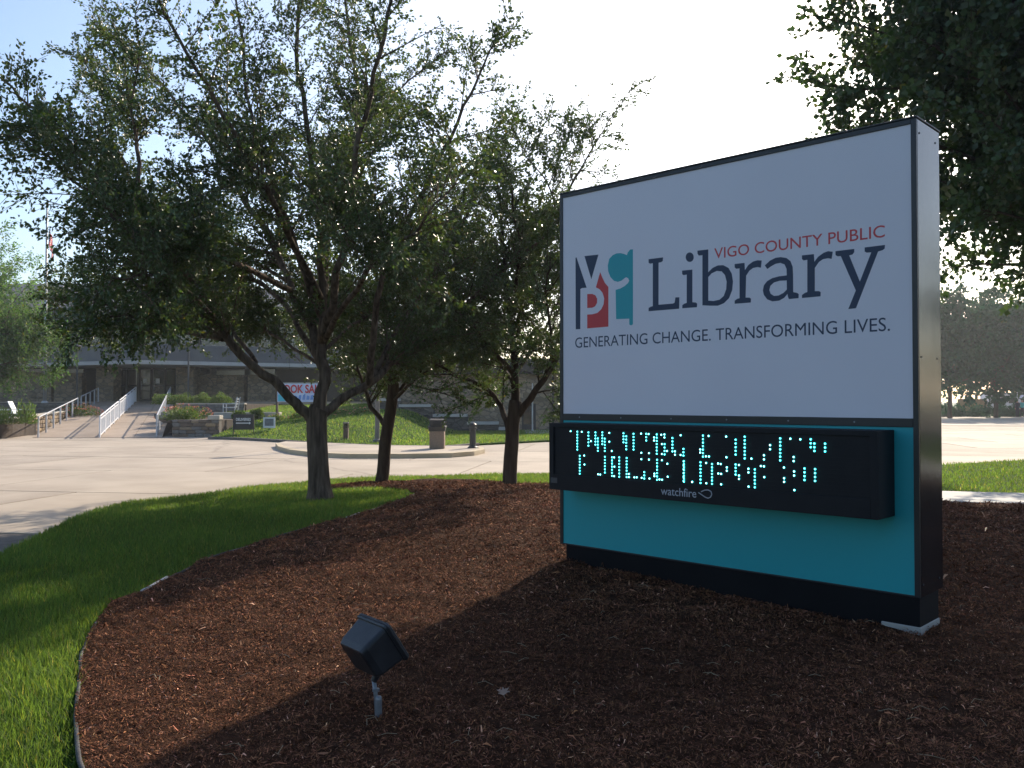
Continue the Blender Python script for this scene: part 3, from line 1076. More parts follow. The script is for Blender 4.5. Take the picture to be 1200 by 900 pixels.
# dead maple leaf on the mulch
lp = ground(590, 829)
half = [(90, 1.0), (80, .62), (68, .50), (58, .72), (44, .60), (30, .98), (22, .62), (8, .42), (-4, .70), (-18, .80), (-24, .45), (-50, .40), (-80, .34)]
outl = half + [(180 - a, r) for a, r in reversed(half)]
la_, lb_ = Vector((.97, .12, .14)).normalized(), Vector((-.1, .86, .5)).normalized()
lc_ = Vector((lp.x, lp.y, mulch_h(lp.x, lp.y) + .082))
pts = [lc_ + (la_ * math.cos(R(a)) + lb_ * math.sin(R(a))) * (.042 * r * random.uniform(.9, 1.1)) + Vector((0, 0, .010 * abs(math.cos(R(a))) * r)) for a, r in outl]
mb = MB().add([lc_] + pts, [(0, k + 1, (k + 1) % len(pts) + 1) for k in range(len(pts))])
mb.tube([lc_ - lb_ * .012, lc_ - lb_ * .05 + Vector((.01, 0, -.004))], .0014, 5)
tag(build(mb, 'fallen_leaf', M['dead_leaf']), 'dry tan maple leaf lying alone on the shaded mulch', 'leaf')


# ================================================================== TREES
def leaf_mesh(P, D, size, tone, asp=.55, name='leaves', fold=.25):
    n = len(P)
    D = D + RNG.normal(0, .55, (n, 3))
    D[:, 2] -= .15
    D /= np.linalg.norm(D, axis=1, keepdims=True) + 1e-9
    Q = RNG.normal(0, 1, (n, 3))
    Q[:, 2] *= .5
    Sd = np.cross(D, Q)
    Sd /= np.linalg.norm(Sd, axis=1, keepdims=True) + 1e-9
    Nn = np.cross(Sd, D)
    L_ = (size * RNG.uniform(.6, 1.25, n))[:, None]
    W_ = L_ * asp / 2 * RNG.uniform(.8, 1.2, n)[:, None]
    v = np.stack([P, P + D * L_ * .42 + Sd * W_ + Nn * L_ * fold * .5, P + D * L_, P + D * L_ * .42 - Sd * W_ + Nn * L_ * fold * .5], 1)
    b = np.arange(n)[:, None] * 4
    f = np.concatenate([b + np.array([[0, 1, 2]]), b + np.array([[0, 2, 3]])], 1).reshape(-1)
    br = RNG.uniform(.7, 1.3, n) * tone
    t = np.stack([br * RNG.uniform(.85, 1.25, n), br, br * RNG.uniform(.75, 1.15, n)], 1)
    odd = RNG.random(n)
    t[odd > .985] *= np.array([2.2, 1.3, .8])
    return np_mesh(name, v.reshape(-1, 3), f, 3, t.astype(np.float32), 4)


def spline(pts, n):
    """Catmull-Rom through the points"""
    p = [pts[0]] + list(pts) + [pts[-1]]
    out = []
    for i in range(1, len(p) - 2):
        for k in range(n):
            t = k / n
            a, b, c, d = p[i - 1], p[i], p[i + 1], p[i + 2]
            out.append(.5 * ((2 * b) + (c - a) * t + (2 * a - 5 * b + 4 * c - d) * t * t + (3 * b - a - 3 * c + d) * t ** 3))
    out.append(Vector(p[-2]))
    return out


class Tree:
    def __init__(self, cl=1.15):
        self.cb = .78
        self.cl = cl                    # how fine the clumps of leaves are
        self.wood = MB()
        self.tw = []                    # twig segments
        self.lp, self.ld = [], []

    def limb(self, pts, r0, r1, sides=8, seg=5, wob=.03):
        q = spline([Vector(p) for p in pts], seg)
        ph = random.random() * 50
        for i in range(1, len(q)):
            q[i] = q[i] + Vector((mnoise.noise((i * .5, ph, 0)), mnoise.noise((i * .5, ph, 9)), mnoise.noise((i * .5, ph, 17)))) * wob * min(1, i / 4)
        n = len(q)
        self.wood.tube(q, [r0 + (r1 - r0) * (i / (n - 1)) ** .8 for i in range(n)], sides)
        return q

    def leaf_along(self, a, b, step, spread):
        d = b - a
        n = max(1, int(d.length / step))
        for k in range(n):
            p = a + d * ((k + random.random()) / n)
            if random.random() > self.cb + 1.25 * mnoise.noise(p * self.cl):
                continue
            self.lp.append((p.x + random.gauss(0, spread), p.y + random.gauss(0, spread), p.z + random.gauss(0, spread)))
            self.ld.append((d.x, d.y, d.z))

    def twigs(self, q, r, start, spacing, length, leafstep, spread=.025, upb=.2, ang=(35, 75), own=True):
        acc = 0
        n = len(q)
        for i in range(n - 1):
            t = i / max(1, n - 1)
            seg = q[i + 1] - q[i]
            L = seg.length
            if own and t > start:
                self.leaf_along(q[i], q[i + 1], leafstep * 1.2, spread)
            acc += L
            while acc > spacing and t >= start:
                acc -= spacing * random.uniform(.7, 1.3)
                d = seg.normalized()
                ax = d.cross(Vector((random.gauss(0, 1), random.gauss(0, 1), random.gauss(0, 1)))).normalized()
                dd = (d * math.cos(R(random.uniform(*ang))) + ax * math.sin(R(random.uniform(*ang)))).normalized()
                dd = (dd + Vector((0, 0, upb))).normalized()
                p = q[i] + seg * random.random()
                l = length * random.uniform(.5, 1.25)
                e = p + dd * l + Vector((0, 0, -.06 * l))
                self.tw.append((p, e, r))
                self.leaf_along(p + (e - p) * .12, e, leafstep, spread)

    def branches(self, q, rr, start, spacing, length, twig, upb=.22, leaf=.03, tsp=.13, spread=.025, ang=(30, 65), taper=.5):
        acc = 0
        n = len(q)
        for i in range(n - 1):
            t = i / (n - 1)
            seg = q[i + 1] - q[i]
            acc += seg.length
            while acc > spacing and t >= start:
                acc -= spacing * random.uniform(.7, 1.3)
                d = seg.normalized()
                ax = d.cross(Vector((random.gauss(0, 1), random.gauss(0, 1), random.gauss(0, 1)))).normalized()
                th = R(random.uniform(*ang))
                dd = (d * math.cos(th) + ax * math.sin(th) + Vector((0, 0, upb))).normalized()
                l = length * random.uniform(.55, 1.25) * (1 - taper * t)
                p = q[i] + seg * random.random()
                bend = Vector((random.gauss(0, .12), random.gauss(0, .12), random.gauss(0.08, .12))) * l
                b = self.limb([p, p + dd * l * .5 + bend * .5, p + dd * l + bend], rr * (1 - .55 * t), .004, 5, 3, .015)
                self.twigs(b, .004, .15, tsp, twig, leaf, spread, upb)

    def finish(self, name, label, cat, base, wood_m, leaf_m, size, tone=1.0, asp=.55, group=None, leafname='crown'):
        t = thing(name, label, cat, tuple(base), group)
        build(self.wood, 'trunk', wood_m, t, smooth_=True)
        if self.tw:
            a = np.array([list(s[0]) for s in self.tw])
            e = np.array([list(s[1]) for s in self.tw])
            d = e - a
            d /= np.linalg.norm(d, axis=1, keepdims=True) + 1e-9
            u = np.cross(d, np.array([[.3, .5, .81]]))
            u /= np.linalg.norm(u, axis=1, keepdims=True) + 1e-9
            w = np.cross(d, u)
            r = np.array([s[2] for s in self.tw])[:, None]
            ring_ = [u, -.5 * u + .87 * w, -.5 * u - .87 * w]
            v = np.stack([a + k * r for k in ring_] + [e + k * r * .4 for k in ring_], 1)
            b = np.arange(len(a))[:, None] * 6
            f = np.concatenate([b + np.array([[i, (i + 1) % 3, 3 + (i + 1) % 3, 3 + i]]) for i in range(3)], 1).reshape(-1)
            link('twigs', np_mesh('twigs', v.reshape(-1, 3), f, 4), wood_m, t, kind='stuff')
        P, D = np.array(self.lp), np.array(self.ld)
        print('LEAVES', label[:40], len(P), 'wood', len(self.wood.f), 'twigs', len(self.tw))
        D /= np.linalg.norm(D, axis=1, keepdims=True) + 1e-9
        link(leafname, leaf_mesh(P, D, size, tone, asp, leafname), leaf_m, t, kind='stuff')
        return t


def px_limb(Y0, pts):
    return [at(u, v, Y0 + dy) for u, v, dy in pts]


# ---- nearest tree, on the grass
bA = ground(375, 588)
YA = bA.y
T = Tree()
fork = at(371, 492, YA)
tq = spline([bA + Vector((0, 0, -.15)), bA + Vector((0, 0, .10)), at(373, 545, YA), fork, at(375, 478, YA)], 5)
T.wood.tube([p + Vector((.012 * mnoise.noise((0, 0, p.z * 2)), 0, 0)) for p in tq], [.150 + .11 * math.exp(-max(0, p.z - bA.z + .05) / .16) for p in tq], 16)
limbsA = [
    ([(368, 494, 0), (330, 455, -.2), (262, 395, -.5), (238, 345, -.8), (200, 305, -1.2), (150, 245, -1.8), (80, 165, -2.4), (0, 92, -2.8)], .088, .010),
    ([(262, 396, -.5), (205, 385, -.2), (140, 358, .2), (95, 350, .5), (58, 352, .6)], .06, .008),
    ([(160, 255, -1.7), (100, 200, -2.2), (28, 148, -2.6)], .04, .006),
    ([(200, 305, -1.2), (140, 260, -2.4), (60, 190, -3.2), (15, 158, -3.4)], .035, .005),
    ([(375, 490, 0), (379, 420, .1), (375, 330, .3), (365, 200, .3), (350, 60, .0), (345, -120, 0)], .105, .015),
    ([(378, 430, .1), (340, 330, .8), (280, 220, 1.2), (200, 110, 1.5), (105, 22, 2)], .08, .01),
    ([(377, 400, .1), (400, 300, -.8), (420, 180, -1.4), (450, 40, -2), (470, -80, -2.2)], .07, .012),
    ([(374, 487, 0), (430, 450, .3), (490, 405, .8), (560, 345, 1.2), (640, 275, 1.4), (672, 240, 1.5)], .076, .01),
    ([(432, 450, .3), (450, 330, -.5), (500, 220, -1), (550, 110, -1.3), (586, 48, -1.5)], .06, .008),
    ([(376, 350, .2), (300, 200, -1.5), (230, 80, -2.5), (170, -30, -3)], .055, .01),
    ([(366, 250, .3), (420, 130, 1), (400, -20, 1.6), (390, -120, 2)], .05, .01),
    ([(340, 340, .7), (255, 300, -1.6), (180, 272, -2.8), (135, 252, -3.2), (112, 236, -3.3)], .05, .007),
    ([(378, 430, .1), (320, 345, 1.5), (220, 300, 2.5), (130, 332, 3), (75, 345, 3)], .055, .008),
    ([(432, 450, .3), (500, 330, 1.5), (555, 240, 2), (590, 170, 2.2)], .05, .008),
    ([(380, 350, .3), (392, 200, 2), (450, 120, 2.8), (530, 55, 3)], .05, .008),
    ([(376, 370, .2), (330, 250, -.5), (290, 110, -.6), (270, -50, -.6)], .055, .01),
    ([(262, 396, -.5), (220, 330, .8), (150, 210, 1.2), (125, 130, 1.4), (96, 62, 1.4)], .045, .007),
    ([(250, 370, -.6), (180, 372, -1.8), (120, 372, -2.4), (85, 378, -2.6)], .035, .006),
    ([(380, 400, .1), (440, 300, -1.8), (490, 270, -2.6), (540, 190, -3)], .05, .007),
    ([(165, 255, -1.8), (160, 160, -1.5), (160, 80, -1.5), (165, 10, -1.5)], .035, .006),
    ([(300, 425, -.3), (250, 360, 1.0), (190, 355, 1.8), (140, 380, 2.2), (105, 395, 2.4)], .035, .006),
    ([(379, 410, .1), (430, 370, 2.2), (480, 350, 3.0), (520, 360, 3.4)], .035, .006),
    ([(250, 370, -.6), (200, 325, -2.0), (150, 325, -2.8), (105, 342, -3.0)], .035, .006),
    ([(378, 430, .1), (310, 385, 2.0), (265, 368, 3.0), (215, 378, 3.4)], .030, .005),
    ([(432, 450, .3), (470, 400, 2.0), (520, 370, 2.6), (560, 368, 2.8)], .03, .005),
    ([(340, 330, .8), (260, 290, 2.2), (180, 250, 3.2), (120, 225, 3.6)], .035, .006),
]
for pts, r0, r1 in limbsA:
    q = T.limb(px_limb(YA, pts), r0, r1, 9, 6, .09)
    T.branches(q, min(.020, r0 * .3), .26, .19, 1.40, .40, upb=.10, leaf=.0088, tsp=.082, taper=.80)
    T.twigs(q[-7:], .004, 0, .10, .35, .015)
    T.twigs(q, .005, .30, .11, .50, .014, upb=.08, own=False)
T.finish('hawthorn_tree', 'largest spreading tree on the grass, its trunk forking low in front of the banner', 'tree', bA, M['bark'], M['leaf'], .055, 1.05, .60, 'small trees round the mulch bed')

# ---- second tree behind it
bB = ground(447, 567)
YB = bB.y
T = Tree()
T.limb([bB + Vector((0, 0, -.15)), bB + Vector((.01, 0, .1)), at(452, 520, YB), at(459, 470, YB), at(462, 440, YB)], .135, .10, 12, 4, .02)
limbsB = [
    ([(452, 500, 0), (432, 470, .2), (422, 440, .3), (415, 380, .5), (405, 300, .8)], .055, .01),
    ([(462, 442, 0), (455, 400, .2), (440, 320, .5), (430, 240, .8)], .08, .01),
    ([(460, 465, 0), (480, 445, .4), (530, 420, 1.0), (575, 395, 1.3)], .045, .007),
    ([(462, 442, 0), (490, 380, -.3), (520, 300, -.5), (545, 220, -.7)], .075, .01),
    ([(460, 470, 0), (490, 440, -.8), (500, 410, -1.3), (540, 390, -1.8)], .04, .006),
    ([(455, 410, .2), (420, 360, -.8), (390, 330, -1.5), (350, 320, -2)], .05, .007),
    ([(470, 420, 0), (480, 340, 1), (500, 260, 1.6), (520, 200, 1.8)], .05, .007),
    ([(440, 440, .2), (410, 410, 1.0), (360, 380, 1.6), (330, 370, 1.8)], .04, .006),
    ([(490, 380, -.3), (560, 330, -.4), (620, 290, -.5), (650, 280, -.5)], .045, .006),
]
for pts, r0, r1 in limbsB:
    q = T.limb(px_limb(YB, pts), r0, r1, 8, 5, .05)
    T.branches(q, .016, .16, .17, 1.5, .45, upb=.12, leaf=.0095, tsp=.08)
    T.twigs(q[-7:], .004, 0, .10, .35, .025)
T.finish('hawthorn_tree', 'slim leaning tree in the middle of three, rising from the mulch behind the grass', 'tree', bB, M['bark_dark'], M['leaf'], .062, .9, .58, 'small trees round the mulch bed')

# ---- third tree, beside the sign
bC = ground(597, 571)
YC3 = bC.y
T = Tree()
T.limb([bC + Vector((0, 0, -.15)), bC + Vector((0, 0, .1)), at(599, 525, YC3), at(602, 490, YC3), at(604, 470, YC3)], .135, .11, 12, 4, .015)
limbsC = [
    ([(597, 512, 0), (588, 480, .1), (570, 455, .2), (532, 438, .4), (498, 418, .5), (480, 390, .5)], .060, .008),
    ([(604, 475, 0), (603, 430, .1), (598, 370, .2), (590, 300, .2), (585, 230, .1), (578, 190, 0)], .085, .01),
    ([(607, 486, 0), (630, 455, -.2), (650, 425, -.4), (668, 390, -.5), (690, 340, -.5), (700, 300, -.4)], .075, .01),
    ([(600, 400, .1), (625, 320, .4), (652, 250, .5), (688, 185, .5), (714, 138, .4)], .05, .006),
    ([(600, 390, .1), (560, 340, .5), (535, 290, .8), (520, 240, 1)], .05, .008),
    ([(603, 440, .1), (570, 400, -.8), (540, 370, -1.4), (520, 350, -1.7)], .045, .007),
    ([(603, 440, .1), (630, 400, 1), (650, 360, 1.6), (670, 330, 1.8)], .045, .007),
    ([(598, 370, .2), (610, 290, -1), (600, 230, -1.5), (595, 200, -1.6)], .045, .007),
    ([(652, 250, .5), (640, 215, .2), (612, 175, 0), (598, 142, 0)], .022, .004),
    ([(650, 425, -.4), (645, 390, -1.2), (640, 340, -1.6), (645, 300, -1.8)], .04, .006),
    ([(603, 450, 0), (580, 420, 1.4), (545, 400, 2), (520, 380, 2.2)], .04, .006),
    ([(630, 460, -.2), (648, 458, -.5), (668, 470, -.6)], .018, .004),
    ([(598, 370, .2), (640, 340, -.5), (660, 310, -.7), (668, 285, -.8)], .035, .006),
]
for pts, r0, r1 in limbsC:
    q = T.limb(px_limb(YC3, pts), r0, r1, 8, 5, .05)
    T.branches(q, .016, .2, .18, 1.35, .42, upb=.15, leaf=.0095, tsp=.08, taper=.65)
    T.twigs(q[-8:], .004, 0, .09, .33, .025)
T.finish('hawthorn_tree', 'tree just left of the library sign with an arched low limb', 'tree', bC, M['bark_dark'], M['leaf'], .062, 1.1, .58, 'small trees round the mulch bed')


# ---- trees with an egg-shaped crown
def crown_tree(name, label, base, trunk_top, centre, radii, nl, r_tr, wood_m, leaf_m, size, tone, asp, nbr_len, bsp, twig, leafstep, tsp, group=None, droop=0.0, seed=1, spread=.05, lowcut=-1.0, cb=.66):
    random.seed(seed)
    T = Tree(.75)
    T.cb = cb
    b, tt, c = Vector(base), Vector(trunk_top), Vector(centre)
    T.limb([b + Vector((0, 0, -.2)), b.lerp(tt, .3), b.lerp(tt, .7) + Vector((.05, 0, 0)), tt], r_tr, r_tr * .7, 10, 4, .04)
    T.limb([tt, tt.lerp(c, .5), Vector((c.x, c.y, c.z + radii[2] * .8))], r_tr * .68, .03, 8, 4, .1)
    ga = math.pi * (3 - math.sqrt(5))
    for k in range(nl):
        zz = 1 - 2 * (k + .5) / nl
        if zz < lowcut:
            continue
        rr = math.sqrt(max(0, 1 - zz * zz))
        a = k * ga + random.uniform(-.3, .3)
        f = random.uniform(.78, 1.08)
        tip = c + Vector((radii[0] * rr * math.cos(a), radii[1] * rr * math.sin(a), radii[2] * zz)) * f
        t0 = tt.lerp(c, random.uniform(0, .9) * max(0.05, (zz + 1) / 2))
        mid = t0.lerp(tip, .5) + Vector((0, 0, .12 * (tip - t0).length * (1 if zz > -.4 else .3)))
        q = T.limb([t0, mid, tip + Vector((0, 0, -droop))], r_tr * .26, .01, 6, 5, .12)
        T.branches(q, .018, .3, bsp, nbr_len, twig, upb=.12 - droop * .2, leaf=leafstep, tsp=tsp, spread=spread, ang=(35, 80), taper=.3)
        T.twigs(q[-6:], .005, 0, tsp, twig, leafstep, spread)
    return T.finish(name, label, 'tree', b, wood_m, leaf_m, size, tone, asp, group)


# big maple on the right, most of it out of the picture
crown_tree('maple_tree', 'huge dense maple crown towering behind the right edge of the library sign', (13.2, 19.4, 0), (13.1, 19.4, 4.4), (12.8, 19.0, 10.6), (5.9, 5.2, 7.3), 135, .30,
           M['bark_dark'], M['leaf_maple'], .15, .85, .85, 1.3, .34, .5, .030, .15, seed=21, spread=.07, lowcut=-.74, cb=.82)

far_trees = [
    ('dark round tree at the left end of the far fence, beside the sign edge', (1113, 480), 82, 6.4, 12.2, 31),
    ('dark round tree with a bare trunk before the blue van far right', (1167, 479), 84, 6.2, 12.0, 32),
    ('dark round tree far right at the picture edge', (1222, 478), 90, 6.5, 12.6, 33),
]
for lab, (u, v), Y, w, h, sd in far_trees:
    b = at(u, v, Y)
    b.z = -.1
    crown_tree('shade_tree', lab, b, b + Vector((0, 0, 2.6)), b + Vector((0, 0, 2.2 + (h - 2.2) * .48)), (w * .62, w * .6, (h - 2.0) * .5), 26, .24,
               M['bark_dark'], M['leaf_far'], .40, .9, .8, 2.4, .55, .9, .055, .26, 'shade trees across the driveway', seed=sd, spread=.14)

src = crown_tree('shade_tree', 'broad street tree standing behind the viewer', (-6, -23, 0), (-6, -23, 2.6), (-6, -23, 7.0), (5.6, 5.2, 5.0), 34, .25,
                 M['bark_dark'], M['leaf_far'], .34, .9, .8, 2.4, .7, .9, .09, .32, 'street trees behind the viewer', seed=51, spread=.14)  # unseen trees, added behind the viewer to keep sky light off the sign
for k, (x_, y_) in enumerate(((9.5, -24), (22, -19), (-19, -16), (34, -9), (58, 34), (67, 47), (57, 23), (72, 36), (50, 12))):
    dup(src, (x_, y_, 0), ['broad unseen tree added right behind the viewer', 'broad unseen tree added behind the viewer to the right', 'broad unseen tree added behind the viewer to the left',
                           'broad unseen tree added far right of the viewer', 'broad tree on the right lawn beyond the picture edge', 'broad tree farther along the right driveway', 'broad tree by the right driveway near the street', 'broad tree behind the others along the right driveway', 'broad tree at the near end of the right driveway'][k], k * 1.1)
b = at(10, 470, 66)
crown_tree('ash_tree', 'pale green tall tree behind the flagpole at the left edge', (b.x - 1.5, 66, 1.4), (b.x - 1.5, 66, 4.5), (b.x - 2.0, 66, 9.6), (4.6, 4, 4.6), 30, .22,
           M['bark'], M['leaf_light'], .24, 1.2, .5, 2.2, .55, .7, .055, .24, seed=41, spread=.12)
b = at(12, 470, 47)
crown_tree('locust_tree', 'bright feathery low tree with drooping sprays in front of the stone wall at left', (b.x - 2.2, 47, .6), (b.x - 2.2, 47, 3.0), (b.x - .1, 47, 4.9), (3.3, 2.4, 2.1), 34, .13,
           M['bark'], M['leaf_light'], .17, .80, .4, 1.5, .34, .55, .035, .16, droop=.5, seed=42, spread=.08)

# ================================================================== FAR BANK: lawn, kerbed pad, planters, ramp
lf_px = [(246, 512.5), (280, 513.5), (320, 515.5), (380, 519.5), (450, 522.5), (520, 523.5), (560, 520), (600, 518), (640, 516)]
lf = [tuple(ground(u, v, -.03).xy) for u, v in lf_px]


def yfront(x):
    xs = [p[0] for p in lf]
    ys = [p[1] for p in lf]
    return float(np.interp(x, xs, ys))


def lawn_h(x, y):
    d = max(0.0, y - yfront(x))
    k = 1.42 * (1 - math.exp(-(d / 9.0) ** 1.35))
    return -.03 + k * (1 - smooth(-6.4, -3.0, x - (y - 38) * .05))


bank = lf + [(1.6, 45.6), (18, 45.6), (18, 58), (-20.5, 58), (-19.5, 50), (-14.5, 45)]
bank = lf + [(14, 37), (14, 46.2), (-8, 46.2), (-8, 58), (-20.4, 58), (-18.5, 52), (-13.55, 44)]
struct(build(sheet(bank, lawn_h, 1.0, 0.0, skirt=-.2), 'far_lawn', M['lawn']))


def lawn_h_np(x, y):
    return np.array([lawn_h(a, b) for a, b in zip(x, y)])


gm3 = blades(90000, bank, [], (-19, 5), (31, 56), .09, .0075, lambda d: np.ones_like(d), lawn_h_np, 1.1)
link('grass', gm3, M['grass'], kind='stuff')
# low kerb along the lawn
mb = MB()
q = [Vector((x, y, -.03)) for x, y in lf[:7]]
for a, b in zip(q[:-1], q[1:]):
    mb.bar(a - Vector((0, .1, .03)), b - Vector((0, .1, .03)), .16, .14)
struct(build(mb, 'lawn_kerb', M['mortar'], bevel=.02))
# kerbed concrete pad
pad_px = [(323, 519.5), (326, 523), (340, 527), (370, 530.5), (410, 532), (470, 532), (530, 531), (556, 529), (568, 526.5), (566, 524), (552, 522), (520, 522.5), (450, 521.8), (380, 518.8), (335, 517)]
pad = [tuple(ground(u, v, 0.03).xy) for u, v in pad_px]
po = build(MB().prism(pad, -.2, .03), 'pavement', M['concrete'], bevel=.01)
struct(po)
cen = Vector((sum(p[0] for p in pad) / len(pad), sum(p[1] for p in pad) / len(pad)))
mb = MB()
n = 10
out = [Vector(p) for p in pad[:n]]
inn = [p + (cen - p).normalized() * .18 + Vector((0, .12)) for p in out]
for i in range(n - 1):
    a, b, c, d = out[i] - Vector((0, .02)), out[i + 1] - Vector((0, .02)), inn[i + 1], inn[i]
    mb.hexa([(a.x, a.y, -.2), (b.x, b.y, -.2), (c.x, c.y, -.2), (d.x, d.y, -.2), (a.x, a.y, .036), (b.x, b.y, .036), (c.x, c.y, .036), (d.x, d.y, .036)])
build(mb, 'kerb', M['kerb'], po)

# ramp
RY0, RY1 = 39.2, 57.0
rl0, rr0 = Vector((at(38, 513, RY0).x, RY0, ROADZ + .004)), Vector((at(190, 513, RY0).x, RY0, ROADZ + .004))
rl1, rr1 = Vector((at(112, 470, RY1).x, RY1, 1.52)), Vector((at(204, 470, RY1).x, RY1, 1.52))


def ramp_pt(f, t):
    """f across 0..1 left to right, t along 0..1"""
    return rl0.lerp(rr0, f).lerp(rl1.lerp(rr1, f), t)


def dn(p, z=-.21):
    return Vector((p.x, p.y, z))


struct(build(MB().hexa([dn(rl0), dn(rr0), dn(rr1), dn(rl1), rl0, rr0, rr1, rl1]), 'entrance_ramp', M['joint']))
ramp_o = bpy.data.objects['entrance_ramp']
for k in range(6):
    for f0, f1 in ((0.0, .52), (.524, .78), (.784, 1.0)):
        t0, t1 = k / 6, (k + .993) / 6
        ps = [ramp_pt(f0, t0), ramp_pt(f1, t0), ramp_pt(f1, t1), ramp_pt(f0, t1)]
        build(MB().hexa([p - Vector((0, 0, .05)) for p in ps] + [p + Vector((0, 0, .012)) for p in ps]), 'panel', M['ramp'], ramp_o)
# terraces either side of the ramp
tl = [(-60, 36.2), (rl0.x - .7, 36.2), (rl0.x - .9, 39.2), (rl0.lerp(rl1, .62).x - .45, RY0 + .62 * 17.8), (-60, RY0 + .62 * 17.8)]
struct(build(MB().prism(tl, -.21, .52), 'garden_bed', M['soil']))
tt_ = [(-60, 50.4), (rl0.lerp(rl1, .63).x - .35, 50.4), (rl1.x - .3, 57.05), (-60, 57.05)]
struct(build(MB().prism(tt_, -.21, 1.42), 'upper_bed', M['soil']))
struct(build(MB().box(-60, -8, 57.1, 64, -.21, 1.50), 'terrace', M['ramp']))
tr = [(rr0.x + .2, 39.9), (-13.55, 39.9), (-13.55, 44.2), (-15.2, 48.2), (rr0.lerp(rr1, .5).x + .3, 48.2)]
struct(build(MB().prism(tr, -.21, .66), 'planting_bed', M['soil']))
tr2 = [(rr0.lerp(rr1, .5).x + .3, 48.4), (-15.0, 48.4), (-15.0, 57.05), (rr1.x + .2, 57.05)]
struct(build(MB().prism(tr2, -.21, 1.38), 'hedge_bed', M['soil']))

# stones shared by the garden walls
stone_meshes = []
for k in range(6):
    bm = bmesh.new()
    bmesh.ops.create_cube(bm, size=1.0)
    bmesh.ops.bevel(bm, geom=bm.edges[:], offset=.13, segments=1, affect='EDGES')
    for v_ in bm.verts:
        v_.co += Vector((random.uniform(-.07, .07), random.uniform(-.09, .09), random.uniform(-.07, .07)))
    me = bpy.data.meshes.new('stone')
    bm.to_mesh(me)
    bm.free()
    me.materials.append(STONES[k % 4])
    stone_meshes.append(me)


def stone_wall(name, label, a, b, z0, ztop, course=.2, thick=.35, cap_m=None, weights=None, joined=False, lens=(.28, .62)):
    a, b = Vector((*a, 0)), Vector((*b, 0))
    d = (b - a).normalized()
    nrm = Vector((d.y, -d.x, 0))
    L = (b - a).length
    root = thing(name, label, 'wall', tuple(a.lerp(b, .5) + Vector((0, 0, z0))))
    zt = ztop if callable(ztop) else (lambda t: ztop)
    back = -nrm * thick
    p = [a + ZU * (z0 - .15), b + ZU * (z0 - .15), b + back + ZU * (z0 - .15), a + back + ZU * (z0 - .15),
         a + ZU * zt(0), b + ZU * zt(1), b + back + ZU * zt(1), a + back + ZU * zt(0)]
    build(MB().hexa(p), 'core', M['mortar'], root)
    if cap_m:
        c0, c1 = a - d * .03 + nrm * .07, b + d * .03 + nrm * .07
        cb = -nrm * (thick + .1)
        p = [c0 + ZU * (zt(0) + .002), c1 + ZU * (zt(1) + .002), c1 + cb + ZU * (zt(1) + .002), c0 + cb + ZU * (zt(0) + .002)]
        build(MB().hexa(p + [q_ + ZU * .07 for q_ in p]), 'cap', cap_m, root, bevel=.01)
    z = z0 - .05
    jm = MB()
    ang_ = math.atan2(d.y, d.x)
    while z < max(zt(0), zt(1)) - .04:
        h = course * random.uniform(.8, 1.25)
        s = random.uniform(-.2, 0)
        while s < L - .05:
            l = random.uniform(*lens)
            e = min(L, s + l)
            st = max(0, s)
            t = (st + e) / 2 / L
            hh = min(h, zt(t) - z)
            if e - st > .08 and hh > .05:
                c = a + d * ((st + e) / 2) + nrm * .0 + ZU * (z + hh / 2)
                if joined:
                    src = random.choice(stone_meshes)
                    M_ = Matrix.Translation(c) @ Matrix.Rotation(ang_, 4, 'Z') @ Matrix.Diagonal((e - st - .02, .13, hh - .02, 1))
                    jm.add([M_ @ v_.co for v_ in src.vertices], [tuple(f.vertices) for f in src.polygons])
                else:
                    o = bpy.data.objects.new('stone', random.choices(stone_meshes, weights=weights)[0] if weights else random.choice(stone_meshes))
                    COL.objects.link(o)
                    o.parent = root
                    o.matrix_parent_inverse = Matrix.Translation(Vector(root.location)).inverted()
                    o.location = c
                    o.rotation_euler = (0, 0, ang_)
                    o.scale = (e - st - .02, .13, hh - .02)
            s += l
        z += h
    if joined:
        build(jm, 'stone', STONES[2], root, kind='stuff')
    return root


DK = [1, 5, 5, 1, 1, 5]
LT = [5, 1, 1, 5, 4, 1]
stone_wall('retaining_wall', 'dark fieldstone wall fronting the flower bed left of the ramp', (-27.5, 36.1), (rl0.x - .62, 36.1), -.1, .55, .17, weights=DK)
wl0 = (rl0.x - .60, 36.2)
wl1 = (rl0.lerp(rl1, .5).x - .28, RY0 + 8.9)
stone_wall('retaining_wall', 'sunlit tan stone wall rising along the left side of the ramp', wl0, wl1, -.1, lambda t: .56 + .55 * max(0, t - .3), .18, weights=LT, cap_m=M['cap'])
stone_wall('retaining_wall', 'long dark low wall behind the lawn chairs at far left', (-42, 50.3), (rl0.lerp(rl1, .63).x - .45, 50.3), .5, 1.42, .2, joined=True)
stone_wall('stone_planter', 'square stone planter beside the foot of the ramp', (rr0.x + .25, 39.75), (-13.5, 39.75), -.1, .70, .18, weights=[2, 4, 4, 2, 2, 4], cap_m=None)
stone_wall('retaining_wall', 'short stone wall with a pale cap under the trimmed hedge', (rr0.lerp(rr1, .5).x + .35, 48.3), (-15.0, 48.3), .6, 1.36, .2, cap_m=M['cap'], joined=True)
tag(build(MB().box(-15.4, -12.0, 44.5, 44.95, .2, .98), 'seat_wall', M['cap'], bevel=.02), 'low pale topped seat wall behind the deliveries sign', 'wall')
tag(build(MB().box(-14.0, -13.46, 39.66, 40.2, .705, .90), 'coping_block', M['cap'], bevel=.02), 'pale stone block on the right end of the planter wall', 'block')


